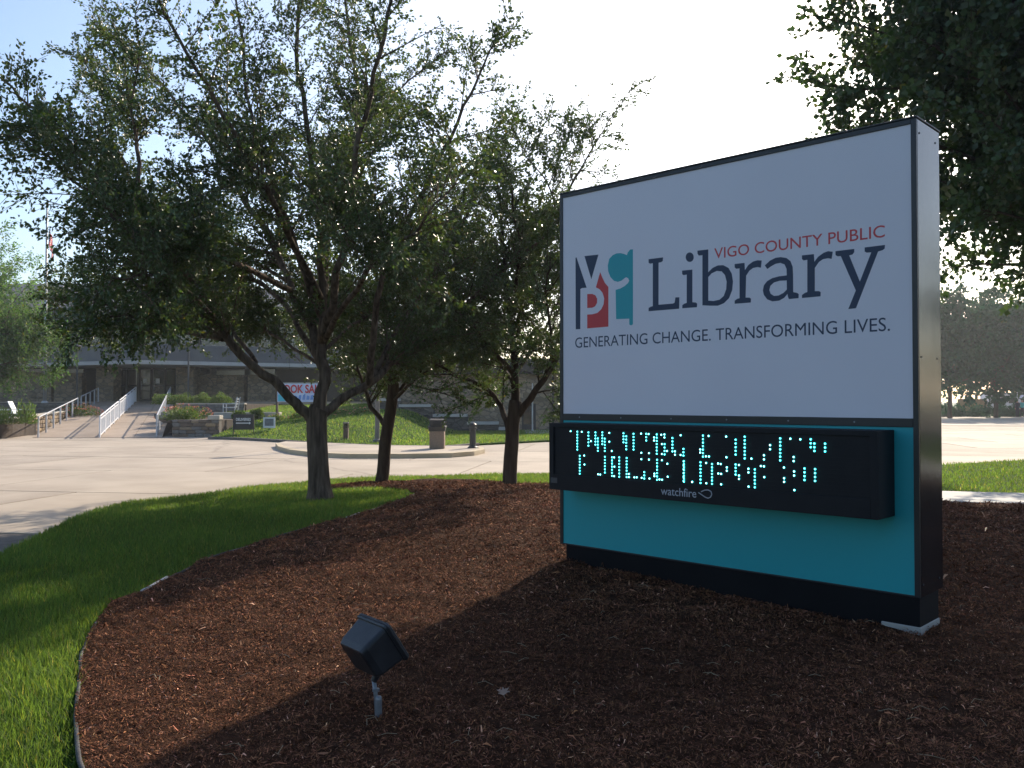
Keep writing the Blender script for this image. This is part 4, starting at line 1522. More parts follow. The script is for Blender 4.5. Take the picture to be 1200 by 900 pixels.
# railings
def railing(label, f, spans, m, h, n_post, bal, group='railings beside the entrance ramp'):
    p0 = ramp_pt(f, spans[0][0])
    t_ = thing('ramp_railing', label, 'railing', tuple(p0), group)
    for (a, b, k) in spans:
        A, B = ramp_pt(f, a), ramp_pt(f, b)
        z = Vector((0, 0, h))
        mb = MB().tube([A + z, B + z], .03, 8)
        build(mb, 'top_rail', m, t_)
        if bal:
            lo = Vector((0, 0, .12))
            build(MB().bar(A + lo, B + lo, .05, .05), 'bottom_rail', m, t_)
            build(MB().bar(A + z * .86, B + z * .86, .045, .045), 'mid_rail', m, t_)
        for i in range(k + 1):
            p = A.lerp(B, i / k)
            post = bal == 0 or i % 6 == 0 or i == k
            w = .06 if post else .032
            build(MB().bar(p + Vector((0, 0, 0 if post else .14)), p + z * (.985 if post else .84), w, w, up=(0, 1, 0)), 'post' if post else 'baluster', m, t_)
    return t_


railing('white railing with closely set balusters down the middle of the ramp', .52, [(0.0, .40, 24), (.44, .98, 30)], M['rail_white'], .98, 0, 1)
railing('thin grey handrail along the left wall of the ramp', .045, [(0.0, .56, 6), (.62, .98, 4)], M['rail_grey'], .92, 0, 0)
railing('grey handrail at the right side of the ramp beside the planter', .955, [(0.02, .5, 9), (.52, .98, 8)], M['rail_grey'], .98, 0, 0)


# plants
def clump(name, label, c, rad, n, leaf_m, size, tone=1.0, cat='plant', group=None, asp=.5, up=.8, extra=None):
    root = thing(name, label, cat, c, group)
    u = RNG.normal(0, 1, (n, 3))
    u /= np.linalg.norm(u, axis=1, keepdims=True)
    u[:, 2] = np.abs(u[:, 2])
    r = RNG.random(n) ** (1 / 2.2)
    lump = 1 + .22 * np.sin(u[:, 0] * 5 + c[0]) * np.cos(u[:, 1] * 4 + c[1])
    P = np.array(c)[None] + u * (r * lump)[:, None] * np.array(rad)[None]
    D = u * .6 + np.array([[0, 0, up]])
    link('foliage', leaf_mesh(P, D, size, tone, asp, 'foliage'), leaf_m, root, kind='stuff')
    mb = MB()
    for k in range(6):
        a = random.uniform(0, 6.28)
        mb.tube([Vector(c) + Vector((0, 0, -.05)), Vector(c) + Vector((rad[0] * .5 * math.cos(a), rad[1] * .5 * math.sin(a), rad[2] * .7))], .012, 4)
    build(mb, 'stem', M['bark'], root)
    if extra:
        m2, n2, sz2, tone2 = extra
        P2 = np.array(c)[None] + u[:n2] * (lump[:n2])[:, None] * np.array(rad)[None] * 1.02
        link('flowers', leaf_mesh(P2, u[:n2].copy(), sz2, tone2, .8, 'flowers'), m2, root, kind='stuff')
    return root


hx = -20.3
hl = ['leftmost clipped hedge shrub next to the entrance column', 'second clipped hedge shrub from the entrance column',
      'third clipped hedge shrub from the entrance column', 'right end clipped hedge shrub on the capped wall']
for k in range(4):
    clump('hedge_shrub', hl[k], (hx + k * 1.12, 50.2, 1.36), (.68, .6, .62), 2200, M['leaf_shrub'], .085, 1.15, 'shrub', 'clipped hedge above the capped wall')
fl_ = [('orange and pink flower mound on the bed above the planter', -17.2, 45.2, .66, (1.5, .6, .62), 1.0), ('green bushy plant spilling over the stone planter', -15.6, 40.9, .66, (.95, .6, .55), 0),
       ('small leafy plant by the seat wall', -13.0, 44.0, .72, (.35, .3, .42), 0), ('small leafy plant left of the deliveries sign', -13.9, 43.9, .62, (.35, .3, .45), 0),
       ('red flower mound behind the ramp handrail', -24.2, 48.3, .55, (1.3, .6, .75), .9)]
for lab, x, y, z, rad, fx in fl_:
    clump('flower_bush' if fx else 'bushy_plant', lab, (x, y, z), rad, 1600, M['leaf_shrub'], .10, 1.0, 'plant', None, extra=(M['petal'], 420, .085, fx) if fx else None)
gl = ['yellow green tuft at the left picture edge', 'tall yellow green tuft before the white chair', 'dark green tuft in the middle of the left bed', 'bushy tuft near the corner of the dark wall',
      'low tuft beside the sunlit stone wall', 'small tuft against the handrail']
for k in range(6):
    clump('garden_plant', gl[k] + ', growing in the left flower bed', (-22.6 - .72 * (5 - k) + .55, 38.0 + .55 * (k % 3), .50), (.5, .5, .75 + .2 * (k % 2)), 900, M['leaf_shrub'], .16, 1.15 + .25 * (k % 2), 'plant',
          'plants in the left flower bed', .22, 1.3)
for k in range(5):
    x = -11.8 + k * 1.05
    y = 43.2 + .3 * (k % 2)
    clump('bedding_plant', ['first', 'second', 'third', 'fourth', 'fifth'][k] + ' low bedding plant from the left in the lawn flower bed', (x, y, lawn_h(x, y) - .02), (.5, .35, .28), 500, M['leaf_shrub'], .10, 1.3, 'plant',
          'bedding plants on the lawn slope', extra=(M['petal'], 60, .07, 1.3))
# boulders between rail and planter
for k, (u, v, Y, s) in enumerate(((196, 483, 43.5, .45), (203, 478, 45.5, .5), (199, 489, 41.4, .40))):
    p = at(u, v, Y)
    bm = bmesh.new()
    bmesh.ops.create_icosphere(bm, subdivisions=2, radius=1)
    for v_ in bm.verts:
        v_.co *= 1 + .28 * mnoise.noise(v_.co * 1.4 + Vector((k * 7, 0, 0)))
        v_.co = Vector((v_.co.x * s * 1.4, v_.co.y * s, v_.co.z * s * .6)) + Vector((p.x, p.y, .62 + s * .3))
    me = bpy.data.meshes.new('boulder')
    bm.to_mesh(me)
    bm.free()
    tag(link('boulder', me, M['boulder']), ['grey boulder in the middle beside the handrail', 'dark boulder farthest up beside the handrail', 'flat boulder nearest the foot of the handrail'][k], 'boulder', 'boulders beside the ramp')


# lawn chairs
def lounge_chair(label, x, y, z, rz):
    t_ = thing('lawn_chair', label, 'chair', (x, y, z), 'white chairs on the left garden bed')
    c, s = math.cos(rz), math.sin(rz)
    fr = lambda q: Vector((x + q.x * c - q.y * s, y + q.x * s + q.y * c, z + q.z))
    W = .30
    build(MB().hexa([fr(Vector(q)) for q in ((-W, .0, .36), (W, .0, .36), (W, .52, .40), (-W, .52, .40), (-W, 0, .385), (W, 0, .385), (W, .52, .425), (-W, .52, .425))]), 'seat', M['white_plastic'], t_)
    build(MB().hexa([fr(Vector(q)) for q in ((-W, -.03, .40), (W, -.03, .40), (W, -.0, .40), (-W, 0, .40), (-W, -.32, 1.02), (W, -.32, 1.02), (W, -.29, 1.03), (-W, -.29, 1.03))]), 'backrest', M['white_plastic'], t_)
    for sx_ in (-1, 1):
        build(MB().tube([fr(Vector((sx_ * .33, .5, 0))), fr(Vector((sx_ * .33, .5, .58)))], .018, 6), 'leg', M['white_plastic'], t_)
        build(MB().tube([fr(Vector((sx_ * .33, -.25, 0))), fr(Vector((sx_ * .33, -.08, .58)))], .018, 6), 'leg', M['white_plastic'], t_)
        build(MB().tube([fr(Vector((sx_ * .33, .52, .59))), fr(Vector((sx_ * .33, -.16, .61)))], .022, 6), 'armrest', M['white_plastic'], t_)
    return t_


p = at(3, 480, 43.5)
lounge_chair('white lawn chair cut by the left picture edge', p.x - .2, 43.5, .52, R(-80))
p = at(19, 480, 44.0)
lounge_chair('white lawn chair standing right of the other one', p.x, 44.0, .52, R(-80))
# grey bench chair on the right
p = at(270, 480, 45.8)
t_ = thing('garden_chair', 'grey metal garden chair in front of the capped stone wall', 'chair', (p.x, 45.8, .7))
x, y, z = p.x, 45.8, lawn_h(p.x, 45.8)
build(MB().box(x - .32, x + .30, y - .25, y + .25, z + .42, z + .46), 'seat', M['rail_grey'], t_)
for k in range(4):
    build(MB().bar((x + .30 + .03 * k, y - .25, z + .5 + .13 * k), (x + .30 + .03 * k, y + .25, z + .5 + .13 * k), .03, .07), 'slat', M['rail_grey'], t_)
for sy in (-.25, .25):
    build(MB().bar((x - .3, y + sy, z), (x - .3, y + sy, z + .64), .04), 'leg', M['rail_grey'], t_)
    build(MB().bar((x + .26, y + sy, z), (x + .44, y + sy, z + 1.0), .04), 'leg', M['rail_grey'], t_)
    build(MB().bar((x - .32, y + sy, z + .65), (x + .34, y + sy, z + .66), .05, .04), 'armrest', M['rail_grey'], t_)

# ================================================================== SIGNS ON THE LAWN
Y = yfront(at(285, 505, 38).x) + 1.6
p0, p1 = at(273, 485.5, Y), at(297.5, 503.5, Y)
zg = lawn_h((p0.x + p1.x) / 2, Y)
ds = thing('deliveries_sign', 'black yard sign reading DELIVERIES with a white arrow on the lawn', 'sign', ((p0.x + p1.x) / 2, Y, zg))
build(MB().box(p0.x, p1.x, Y - .015, Y + .015, p1.z, p0.z), 'board', M['board_black'], ds, bevel=.004)
for x in (p0.x + .02, p1.x - .02):
    build(MB().box(x - .02, x + .02, Y + .016, Y + .05, zg - .1, p0.z - .01), 'leg', M['board_black'], ds)
wd = p1.x - p0.x
text_on('DELIVERIES', M['white_print'], ds, (p0.x + .15 * wd, Y - .0165, p0.z - .42 * (p0.z - p1.z)), (1, 0, 0), (0, 0, 1), .70 * wd, .125, thick=.02)
mb = MB().box(p0.x + .15 * wd, p0.x + .80 * wd, Y - .0195, Y - .0165, p0.z - .60 * (p0.z - p1.z), p0.z - .545 * (p0.z - p1.z))
zz = p0.z - .572 * (p0.z - p1.z)
mb.add([(p0.x + .78 * wd, Y - .0172, zz - .065), (p0.x + .86 * wd, Y - .0172, zz), (p0.x + .78 * wd, Y - .0172, zz + .065)], [(0, 1, 2)])
build(mb, 'arrow', M['white_print'], ds)

Y = yfront(at(315, 503, 38).x) + 3.0
p0, p1 = at(308.5, 489, Y), at(322.5, 501.5, Y)
zg = lawn_h((p0.x + p1.x) / 2, Y)
ys_ = thing('yard_sign', 'small white framed yard sign with a grey panel on the lawn', 'sign', ((p0.x + p1.x) / 2, Y, zg))
build(MB().box(p0.x, p1.x, Y - .012, Y + .012, p1.z, p0.z), 'board', M['white_plastic'], ys_)
dx, dz = (p1.x - p0.x), (p0.z - p1.z)
build(MB().box(p0.x + .13 * dx, p1.x - .13 * dx, Y - .0165, Y - .0125, p1.z + .2 * dz, p0.z - .13 * dz), 'panel', M['grey_print'], ys_)
for x in (p0.x + .06, p1.x - .06):
    build(MB().tube([(x, Y + .02, zg - .1), (x, Y + .02, p1.z + .1)], .008, 6), 'leg', M['galv'], ys_)

# banner on two posts
Y = 44.0
bl, br = at(325.5, 449.5, Y), at(381, 471, Y)
zg = lawn_h(bl.x, Y)
bn = thing('book_sale_banner', 'blue and white banner with red BOOK SALE lettering hung behind the nearest tree', 'banner', ((bl.x + br.x) / 2, Y, zg))
for x, m_ in ((bl.x - .03, M['brown_post']), (br.x + .03, M['wood_fence'])):
    build(MB().bar((x, Y, zg - .3), (x, Y, bl.z + .22), .10, .10, up=(0, 1, 0)), 'post', m_, bn)
build(MB().bar((bl.x - .05, Y - .06, bl.z + .03), (br.x + .05, Y - .06, bl.z + .03), .03), 'top_bar', M['pole'], bn)
nx = 20
mb = MB()
cl = lambda s, t: Vector((bl.x + (br.x - bl.x) * s, Y - .07 + .03 * math.sin(s * 9) * t, bl.z + (br.z - bl.z) * t))
for i in range(nx):
    mb.add([cl(i / nx, 1), cl((i + 1) / nx, 1), cl((i + 1) / nx, 0), cl(i / nx, 0)], [(0, 1, 2, 3)])
bo = build(mb, 'cloth', M['banner_blue'], bn)
sol = bo.modifiers.new('thick', 'SOLIDIFY')
sol.thickness = .006
W = br.x - bl.x
Hh = bl.z - br.z
text_on('BOOK SALE', M['ink_red'], bn, (bl.x + .04 * W, Y - .108, br.z + .50 * Hh), (1, 0, 0), (0, 0, 1), .92 * W, .44 * Hh, thick=.03)
mb = MB()
mb.add([(bl.x + .02 * W, Y - .106, br.z + .05 * Hh), (bl.x + .30 * W, Y - .106, br.z + .05 * Hh), (bl.x + .24 * W, Y - .106, br.z + .30 * Hh), (bl.x + .10 * W, Y - .106, br.z + .45 * Hh), (bl.x + .02 * W, Y - .106, br.z + .40 * Hh)], [(0, 1, 2, 3, 4)])
build(mb, 'cyan_patch', M['banner_cyan'], bn)
mb = MB()
for k in range(7):
    x = bl.x + (.36 + .085 * k) * W
    mb.add([(x, Y - .1055, br.z + .12 * Hh), (x + .055 * W, Y - .1055, br.z + .12 * Hh), (x + .065 * W, Y - .1055, br.z + (.30 + .08 * (k % 3)) * Hh), (x + .012 * W, Y - .1055, br.z + .36 * Hh)], [(0, 1, 2, 3)])
build(mb, 'blue_pattern', M['banner_ink'], bn)

# ================================================================== STREET FURNITURE
p = ground(512.5, 525.5, .03)
x, y = p.x, p.y
tc = thing('litter_bin', 'square stone litter bin with a black hooded top on the kerbed pad', 'litter bin', (x, y, .03))
build(MB().box(x - .24, x + .24, y - .24, y + .24, .03, .60), 'base', M['aggregate'], tc, bevel=.03)
build(MB().hexa([(x - .26, y - .26, .60), (x + .26, y - .26, .60), (x + .26, y + .26, .60), (x - .26, y + .26, .60), (x - .29, y - .29, .76), (x + .29, y - .29, .76), (x + .29, y + .29, .76), (x - .29, y + .29, .76)]), 'collar', M['lid'], tc, bevel=.02)
build(MB().box(x - .235, x + .235, y - .235, y + .235, .7605, .94), 'hood', M['lid'], tc, bevel=.02)
build(MB().box(x - .13, x + .13, y - .245, y - .2355, .80, .90), 'opening', M['rubber'], tc)
build(MB().box(x - .25, x + .25, y - .25, y + .25, .9405, .985), 'lid', M['post_grey'], tc, bevel=.015)
p = ground(554, 525, .03)
bo = thing('bollard', 'black round bollard with a domed cap at the tip of the kerbed pad', 'bollard', (p.x, p.y, .03))
build(MB().lathe((p.x, p.y, .03), [(.17, 0), (.17, .03), (.12, .06), (.105, .10), (.10, .60)], 18), 'shaft', M['lid'], bo)
build(MB().lathe((p.x, p.y, .03), [(.10, .6005), (.125, .62), (.125, .68), (.10, .69), (.10, .73), (.13, .735), (.13, .77), (.08, .82), (.02, .84)], 18), 'cap', M['lid'], bo)
Y = yfront(at(405, 515, 33).x) + 1.6
p = at(405.5, 515.5, Y)
zg = lawn_h(p.x, Y)
bo = thing('bollard_light', 'short square brown bollard light on the far lawn', 'bollard', (p.x, Y, zg))
build(MB().box(p.x - .09, p.x + .09, Y - .09, Y + .09, zg - .1, zg + .42), 'post', M['brown_post'], bo, bevel=.008)
build(MB().box(p.x - .065, p.x + .065, Y - .065, Y + .065, zg + .4205, zg + .60), 'lamp', M['glass'], bo)
for sx_, sy_ in ((-1, -1), (1, -1), (1, 1), (-1, 1)):
    build(MB().box(p.x + sx_ * .085 - .012, p.x + sx_ * .085 + .012, Y + sy_ * .085 - .012, Y + sy_ * .085 + .012, zg + .4205, zg + .60), 'corner_bar', M['brown_post'], bo)
build(MB().box(p.x - .10, p.x + .10, Y - .10, Y + .10, zg + .6005, zg + .65), 'cap', M['post_grey'], bo, bevel=.008)


def pole_thing(name, label, x, y, z0, h, r, m, lamp=True):
    t_ = thing(name, label, 'lamp post' if lamp else 'pole', (x, y, z0))
    build(MB().lathe((x, y, z0 - .1), [(r * 1.0, 0), (r, h * .5), (r * .8, h)], 10), 'pole', m, t_)
    build(MB().lathe((x, y, z0), [(r * 1.8, 0), (r * 1.8, .08), (r * 1.1, .12)], 10), 'base', m, t_)
    if lamp:
        build(MB().lathe((x, y, z0 + h - .1), [(r * 1.2, 0), (.2, .12), (.24, .32), (.10, .42)], 12), 'lantern', m, t_)
    return t_


p = at(90, 470, 53)
pole_thing('lamp_post', 'thin dark lamp post left of the ramp before the stone wall', p.x, 53, 1.42, 3.3, .055, M['pole_dark'])
p = at(220.5, 468, 53.5)
pole_thing('lamp_post', 'thin dark lamp post beside the right entrance column', p.x, 53.5, 1.38, 3.6, .055, M['pole_dark'])
Y = yfront(-5.3) + 1.2
p = at(442, 518, Y)
pole_thing('lamp_post', 'thick grey post seen just left of the middle tree trunk', p.x, Y, lawn_h(p.x, Y), 4.2, .09, M['post_grey'])
p = at(624, 507, 44.5)
pole_thing('metal_pole', 'thin pale pole before the dark door right of the third tree', p.x, 44.5, -.03, 2.6, .04, M['pole'], False)

# flagpole and flag
FY = 52.5
p, ptop = at(52.5, 470, FY), at(57.5, 241, FY)
fp = thing('flagpole', 'tall pale flagpole rising from the upper bed at left', 'flagpole', (p.x, FY, 1.42))
build(MB().tube([Vector((p.x, FY, 1.3)), Vector((p.x, FY, 6)), Vector((p.x + .02, FY, ptop.z))], [.105, .085, .05], 10), 'shaft', M['pole'], fp, smooth_=True)
build(MB().lathe((p.x + .02, FY, ptop.z), [(.02, 0), (.085, .05), (.11, .11), (.085, .17), (.02, .22)], 12), 'finial', M['cap'], fp, smooth_=True)
build(MB().lathe((p.x, FY, 1.42), [(.2, 0), (.2, .06), (.12, .14)], 12), 'base', M['pole'], fp)
zt_, zb_ = at(0, 268, FY).z, at(0, 303, FY).z
fg = thing('flag', 'red and white striped flag hanging limp from the flagpole', 'flag', (p.x + .1, FY, zb_))


def flag_pt(a, b):
    """a down 0..1 over the hoist, b outward 0..1 over the fly; the cloth hangs in folds"""
    drop = b * (1.0 - .55 * (1 - b)) * .95
    return Vector((p.x + .09 + .34 * b ** .6 + .10 * math.sin(b * 11 + a), FY - .05 + .14 * math.cos(b * 13 + a * 2), zt_ - a * 1.05 - drop))


for k in range(13):
    mb = MB()
    b0 = .42 if k < 7 else 0.0
    n = 16
    for i in range(n):
        ba, bb = b0 + (1 - b0) * i / n, b0 + (1 - b0) * (i + 1) / n
        mb.add([flag_pt((k + 1) / 13, ba), flag_pt((k + 1) / 13, bb), flag_pt(k / 13, bb), flag_pt(k / 13, ba)], [(0, 1, 2, 3)])
    build(mb, 'stripe', M['flag_red'] if k % 2 == 0 else M['flag_white'], fg)
mb = MB()
for i in range(8):
    for k in range(7):
        ba, bb = .42 * i / 8, .42 * (i + 1) / 8
        mb.add([flag_pt((k + 1) / 13, ba), flag_pt((k + 1) / 13, bb), flag_pt(k / 13, bb), flag_pt(k / 13, ba)], [(0, 1, 2, 3)])
build(mb, 'canton', M['flag_blue'], fg)
mb = MB()
for i in range(5):
    for k in range(4):
        c = flag_pt((k * 1.6 + 1) / 13, .05 + .36 * i / 5) + Vector((0, -.012, 0))
        q = [c + Vector((.035 * (1 if j % 2 else .45) * math.cos(j * math.pi / 5), 0, .035 * (1 if j % 2 else .45) * math.sin(j * math.pi / 5))) for j in range(10)]
        mb.add(q, [tuple(range(10))])
build(mb, 'star', M['flag_white'], fg, kind='stuff')

# ================================================================== LIBRARY BUILDING
lib = thing('library_building', 'low dark roofed library of tan stone with a recessed glass entrance', 'building', (-18, 60, 1.5))
FB = 59.6
zf = 1.52


def uX(u, y):
    return (u - 600) / FPX * y


build(MB().box(-62, -7, 62.2, 84, -.2, 5.2), 'rear_wall', M['dark_wall'], lib)
for u0, u1, zt_w, fy_ in ((-60, 60, 3.55, FB), (63, 96, 3.5, FB), (229, 286, 3.35, FB), (290, 322, 3.35, FB)):
    build(MB().box(uX(u0, fy_), uX(u1, fy_), fy_, fy_ + .6, zf - .2, zt_w), 'stone_panel', M['stone_tan'], lib)
    build(MB().box(uX(u0, fy_) + .05, uX(u1, fy_) - .05, fy_ + .25, fy_ + .3, zt_w, 4.0), 'window', M['glass'], lib)
for u0, u1 in ((112, 133), (206, 226.5)):
    build(MB().box(uX(u0, 57.6), uX(u1, 57.6), 57.6, 58.8, zf - .02, 3.86), 'stone_column', M['stone_tan'], lib, bevel=.03)
# entrance: glazed doors between the columns
ey = 59.3
for u0, u1, nm in ((134, 148, 'glass_panel'), (149, 162, 'glass_panel'), (163.5, 177, 'door'), (178.5, 193, 'door'), (194, 206, 'glass_panel')):
    x0, x1 = uX(u0, ey), uX(u1, ey)
    d_ = MB().box(x0, x0 + .07, ey, ey + .06, zf, 3.8).box(x1 - .07, x1, ey, ey + .06, zf, 3.8).box(x0 + .07, x1 - .07, ey, ey + .06, 3.68, 3.8).box(x0 + .07, x1 - .07, ey, ey + .06, zf, zf + .2).box(x0 + .07, x1 - .07, ey, ey + .06, 2.55, 2.65)
    fr_ = build(d_, nm, M['frame'], lib)
    build(MB().box(x0 + .07, x1 - .07, ey + .02, ey + .04, zf + .2, 2.55), 'pane', M['glass'], fr_)
    build(MB().box(x0 + .07, x1 - .07, ey + .02, ey + .04, 2.65, 3.68), 'pane', M['glass'], fr_)
    if nm == 'door':
        build(MB().box(x0 + .22, x0 + .5, ey + .012, ey + .0195, 2.75, 3.1), 'notice', M['white_print'], fr_)
        build(MB().tube([(x0 + .15, ey - .04, zf + .8), (x0 + .15, ey - .04, zf + 1.4)], .018, 6), 'handle', M['galv'], fr_)
# canopy: three-sided deep fascia with a pale lower edge
ax, ay = uX(161, 53.6), 53.6
plan = [(uX(-60, 58.4), 58.2), (uX(60, 57.2), 57.2), (uX(118, 55.2), 55.0), (ax, ay), (uX(296, 57.6), 57.2), (-9.0, 62.1), (uX(-60, 58.4), 63)]
build(MB().prism(plan, 4.10, 5.15), 'canopy', M['fascia'], lib, bevel=.03)
pl2 = [(x * 1.0, y - .10) if y < 60 else (x, y - .2) for x, y in plan]
build(MB().prism(pl2, 3.86, 4.0985), 'canopy_edge', M['fascia_edge'], lib)
# upper storey with a ribbon of windows, wide eaves, slate hip roof
uy = 70.0
build(MB().box(-56, -16, uy + .4, 90, 5.0, 7.9), 'upper_wall', M['dark_wall'], lib)
for k in range(17):
    x0 = -55.6 + k * 2.32
    f_ = build(MB().box(x0, x0 + 2.15, uy + .3, uy + .38, 5.7, 5.8).box(x0, x0 + 2.15, uy + .3, uy + .38, 7.55, 7.65).box(x0, x0 + .08, uy + .3, uy + .38, 5.8, 7.55).box(x0 + 2.07, x0 + 2.15, uy + .3, uy + .38, 5.8, 7.55), 'window', M['frame'], lib)
    build(MB().box(x0 + .08, x0 + 2.07, uy + .33, uy + .36, 5.8, 7.55), 'pane', M['glass'], f_)
build(MB().box(-59, -13, uy - 1.2, 92, 7.905, 9.0), 'eaves', M['fascia'], lib, bevel=.03)
build(MB().hexa([(-58.9, uy - 1.1, 9.005), (-13.1, uy - 1.1, 9.005), (-13.1, 91.9, 9.005), (-58.9, 91.9, 9.005), (-47, uy + 6, 11.9), (-24, uy + 6, 11.9), (-24, 86, 11.9), (-47, 86, 11.9)]), 'roof', M['slate'], lib)

# nearer wing at the right, partly behind the sign
wy = 46.5
wing = thing('library_wing', 'tall windowless tan stone wing of the library behind the third tree', 'building', (8, wy, -.1))
dx0, dx1 = uX(611.5, wy), uX(628, wy)
WL, WR, WZ = -7.6, 19.0, 3.0
build(MB().box(WL, dx0, wy, wy + .5, -.2, WZ).box(dx0, dx1, wy, wy + .5, 1.42, WZ).box(dx1, WR, wy, wy + .5, -.2, WZ).box(WL, WL + .5, wy + .5, 72, -.2, WZ).box(WR - .5, WR, wy + .5, 72, -.2, WZ), 'wall', M['stone_tan'], wing)
d_ = build(MB().box(dx0, dx1, wy + .25, wy + .32, -.1, 1.42), 'door', M['frame'], wing)
build(MB().box(dx0 + .1, dx1 - .1, wy + .24, wy + .26, .3, 1.3), 'pane', M['glass'], d_)
build(MB().box(uX(648, wy) - .06, uX(648, wy) + .06, wy - .1, wy - .001, -.1, WZ - .1), 'downpipe', M['dark_wall'], wing)
build(MB().box(WL - .5, WR + .5, wy - .6, 72.5, WZ + .002, WZ + .75), 'fascia', M['dark_wall'], wing, bevel=.03)
build(MB().box(WL - .1, WR + .1, wy - .2, 72.1, WZ + .755, WZ + .85), 'roof', M['slate'], wing)
struct(build(MB().box(uX(616, 43), uX(650, 43), 42.0, 46.4, -.2, .0), 'door_pad', M['walk']))
# stepped dark stone wall descending to the right in front of the wing
st = thing('stepped_wall', 'dark stone garden wall stepping down to the right behind the lawn', 'wall', (-4, 45.2, 0))
for k, (u0, u1, vt) in enumerate(((440, 468, 470), (468, 508, 477), (508, 548, 488.5), (548, 585, 497.5), (585, 604, 504))):
    yk = 45.3
    zt_w = at(500, vt, yk).z
    build(MB().box(uX(u0, yk), uX(u1, yk) - .004, yk, yk + .9, -.2, zt_w), 'step', M['stone_dark'], st, bevel=.02)
    build(MB().box(uX(u0, yk) - .03, uX(u1, yk) - .034, yk - .08, yk + .9, zt_w + .002, zt_w + .14), 'cap', M['walk'], st)

# ================================================================== FAR RIGHT, ACROSS THE DRIVEWAY
fy = 92.0
fn = thing('board_fence', 'tan board fence under the dark trees across the driveway', 'fence', (uX(1135, fy), fy, -.1))
x = uX(1122, fy)
while x < uX(1156, fy):
    build(MB().box(x, x + .17, fy, fy + .03, -.15, 1.75 + random.uniform(-.03, .03)), 'board', M['wood_fence'], fn)
    x += .185
build(MB().box(uX(1122, fy), uX(1156, fy), fy + .031, fy + .09, 1.2, 1.32), 'rail', M['wood_fence'], fn)
hd = ['hedge shrub beside the sign edge far right', 'hedge shrub before the middle of the board fence', 'hedge shrub left of the bare trunk far right', 'hedge shrub before the blue van far right', 'hedge shrub by the gap far right']
for k, u in enumerate((1104, 1124, 1146, 1176, 1187)):
    clump('hedge_shrub', hd[k], (uX(u, 89), 89 + .6 * (k % 2), -.1), (1.35 if k < 3 else .9, .8, 1.15), 1400, M['leaf_far'], .22, 1.25, 'shrub', 'hedge across the driveway')


def van(label, x, y, L, m, h=2.3):
    t_ = thing('parked_van', label, 'van', (x, y, -.1), 'vehicles parked beyond the hedge')
    z = -.1
    prof = [(0, .35), (L, .35), (L, 1.0), (L - .25, 1.15), (L - 1.1, 1.9), (L - 1.5, h), (.1, h), (0, h - .3)]
    lo = [Vector((x + a, y - .9, z + b)) for a, b in prof]
    hi = [Vector((x + a, y + .9, z + b)) for a, b in prof]
    build(MB().loft([lo, hi]), 'body', m, t_, bevel=.05)
    build(MB().box(x + L - 2.3, x + L - 1.45, y - .912, y - .901, z + 1.35, z + 1.95), 'window', M['glass'], t_)
    build(MB().box(x + .4, x + L - 2.6, y - .912, y - .901, z + 1.35, z + 1.95), 'window', M['glass'], t_)
    for wx in (.9, L - 1.0):
        w = build(MB().tube([(x + wx, y - .93, z + .36), (x + wx, y - .68, z + .36)], .36, 16), 'wheel', M['rubber'], t_)
        build(MB().tube([(x + wx, y - .945, z + .36), (x + wx, y - .93, z + .36)], .2, 12), 'rim', M['galv'], w)
    return t_


van('white van parked beyond the hedge between the far trees', uX(1153, 98), 98, 4.6, M['van_white'], 2.5)
van('pale blue van parked beyond the hedge at far right', uX(1168, 100), 101, 5.0, M['banner_blue'], 2.6)


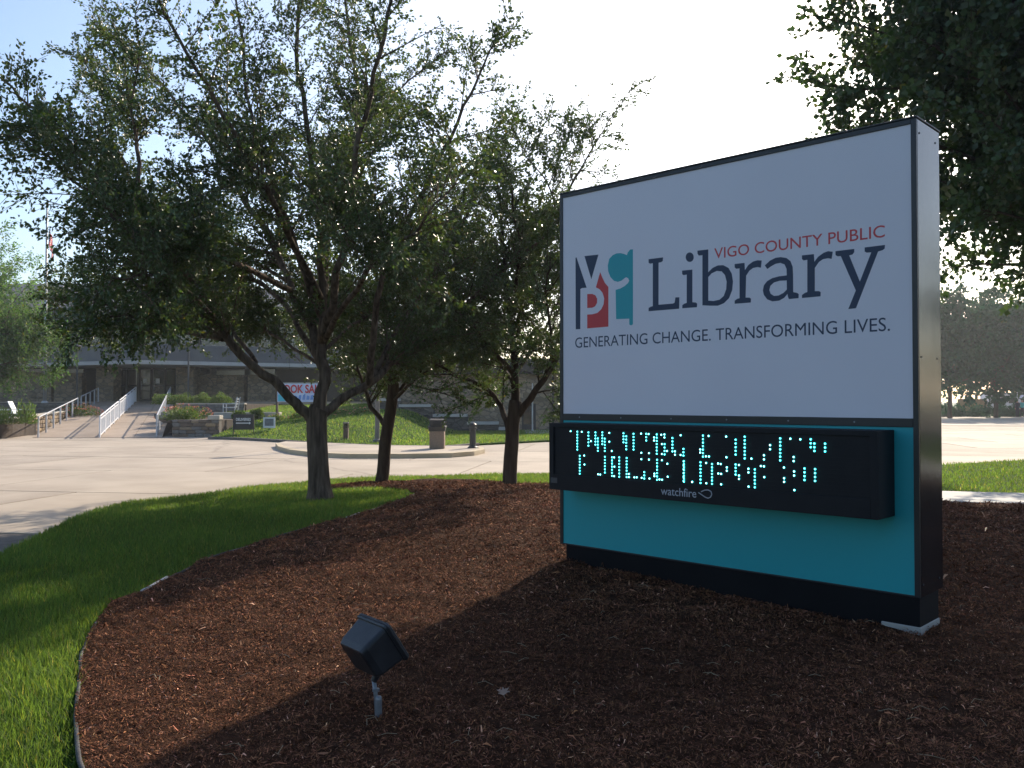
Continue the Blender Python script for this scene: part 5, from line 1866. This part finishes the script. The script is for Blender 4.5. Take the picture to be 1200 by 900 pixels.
def person(label, x, y, z, top_m, leg_m, pose):
    me = bpy.data.meshes.new('person')
    J = {'pel': (0, 0, .95), 'chest': (0, 0, 1.3), 'neck': (0, 0, 1.5), 'head': (0, -.01, 1.63), 'crown': (0, 0, 1.76)}
    for s, k in ((-1, 'l'), (1, 'r')):
        J['hip' + k] = (s * .10, 0, .90)
        J['knee' + k] = (s * .11, -.04 + s * pose * .08, .48)
        J['ank' + k] = (s * .11, .03 + s * pose * .14, .08)
        J['toe' + k] = (s * .12, -.12 + s * pose * .14, .04)
        J['sh' + k] = (s * .19, 0, 1.42)
        J['elb' + k] = (s * .25, .03, 1.13)
        J['wr' + k] = (s * .26, -.08, .88)
        J['hand' + k] = (s * .26, -.11, .79)
    ks = list(J)
    E = [('pel', 'chest'), ('chest', 'neck'), ('neck', 'head'), ('head', 'crown')]
    for k in 'lr':
        E += [('pel', 'hip' + k), ('hip' + k, 'knee' + k), ('knee' + k, 'ank' + k), ('ank' + k, 'toe' + k), ('chest', 'sh' + k), ('sh' + k, 'elb' + k), ('elb' + k, 'wr' + k), ('wr' + k, 'hand' + k)]
    me.from_pydata([Vector(J[k]) for k in ks], [(ks.index(a), ks.index(b)) for a, b in E], [])
    o = bpy.data.objects.new('person', me)
    COL.objects.link(o)
    sk = o.modifiers.new('skin', 'SKIN')
    rad = {'pel': .15, 'chest': .16, 'neck': .06, 'head': .10, 'crown': .07, 'hip': .10, 'knee': .065, 'ank': .045, 'toe': .04, 'sh': .065, 'elb': .048, 'wr': .034, 'hand': .04}
    for i, k in enumerate(ks):
        kk = k if k in rad else k[:-1]
        me.skin_vertices[0].data[i].radius = (rad[kk],) * 2
        me.skin_vertices[0].data[i].use_root = (k == 'pel')
    sb = o.modifiers.new('sub', 'SUBSURF')
    sb.levels = sb.render_levels = 2
    dg = bpy.context.evaluated_depsgraph_get()
    m2 = bpy.data.meshes.new_from_object(o.evaluated_get(dg))
    bpy.data.objects.remove(o)
    m2.materials.clear()
    for mm in (M['skin'], top_m, leg_m, M['rubber']):
        m2.materials.append(mm)
    for pl in m2.polygons:
        c = pl.center
        pl.material_index = 3 if (c.z > 1.70 or c.z < .09) else 2 if c.z < .95 and abs(c.x) < .20 else 1 if c.z < 1.49 and c.z > .93 else 0
        pl.use_smooth = True
    for v_ in m2.vertices:
        v_.co += Vector((x, y, z))
    m2.name = 'person'
    o = bpy.data.objects.new('person', m2)
    COL.objects.link(o)
    return tag(o, label, 'person', None)


M['skin'] = mat('skin', (0.45, 0.28, 0.21), rough=.6)
M['dark_cloth'] = mat('dark_cloth', (0.03, 0.035, 0.05), rough=.9)
person('person in dark clothing standing on the driveway edge far right', uX(1192, 86), 86, -.1, M['dark_cloth'], M['dark_cloth'], .3)
person('person in a teal top standing at the far right picture edge', uX(1197.5, 86.5), 86.5, -.1, M['teal_cloth'], M['dark_cloth'], -.4)

# ================================================================== HAZE
HZ = None
hz = MB().box(-480, 480, -60, 640, -1.3, 18.5)
ho = build(hz, 'haze', None, kind='stuff')
m, nt, N, L, P = new_mat('haze_air')
N.remove(P)
pv = N.new('ShaderNodeVolumePrincipled')
pv.inputs['Color'].default_value = (0.86, 0.93, 1.0, 1)
pv.inputs['Density'].default_value = 0.0005
pv.inputs['Anisotropy'].default_value = 0.5
L.new(pv.outputs['Volume'], N['Material Output'].inputs['Volume'])
ho.data.materials.append(m)
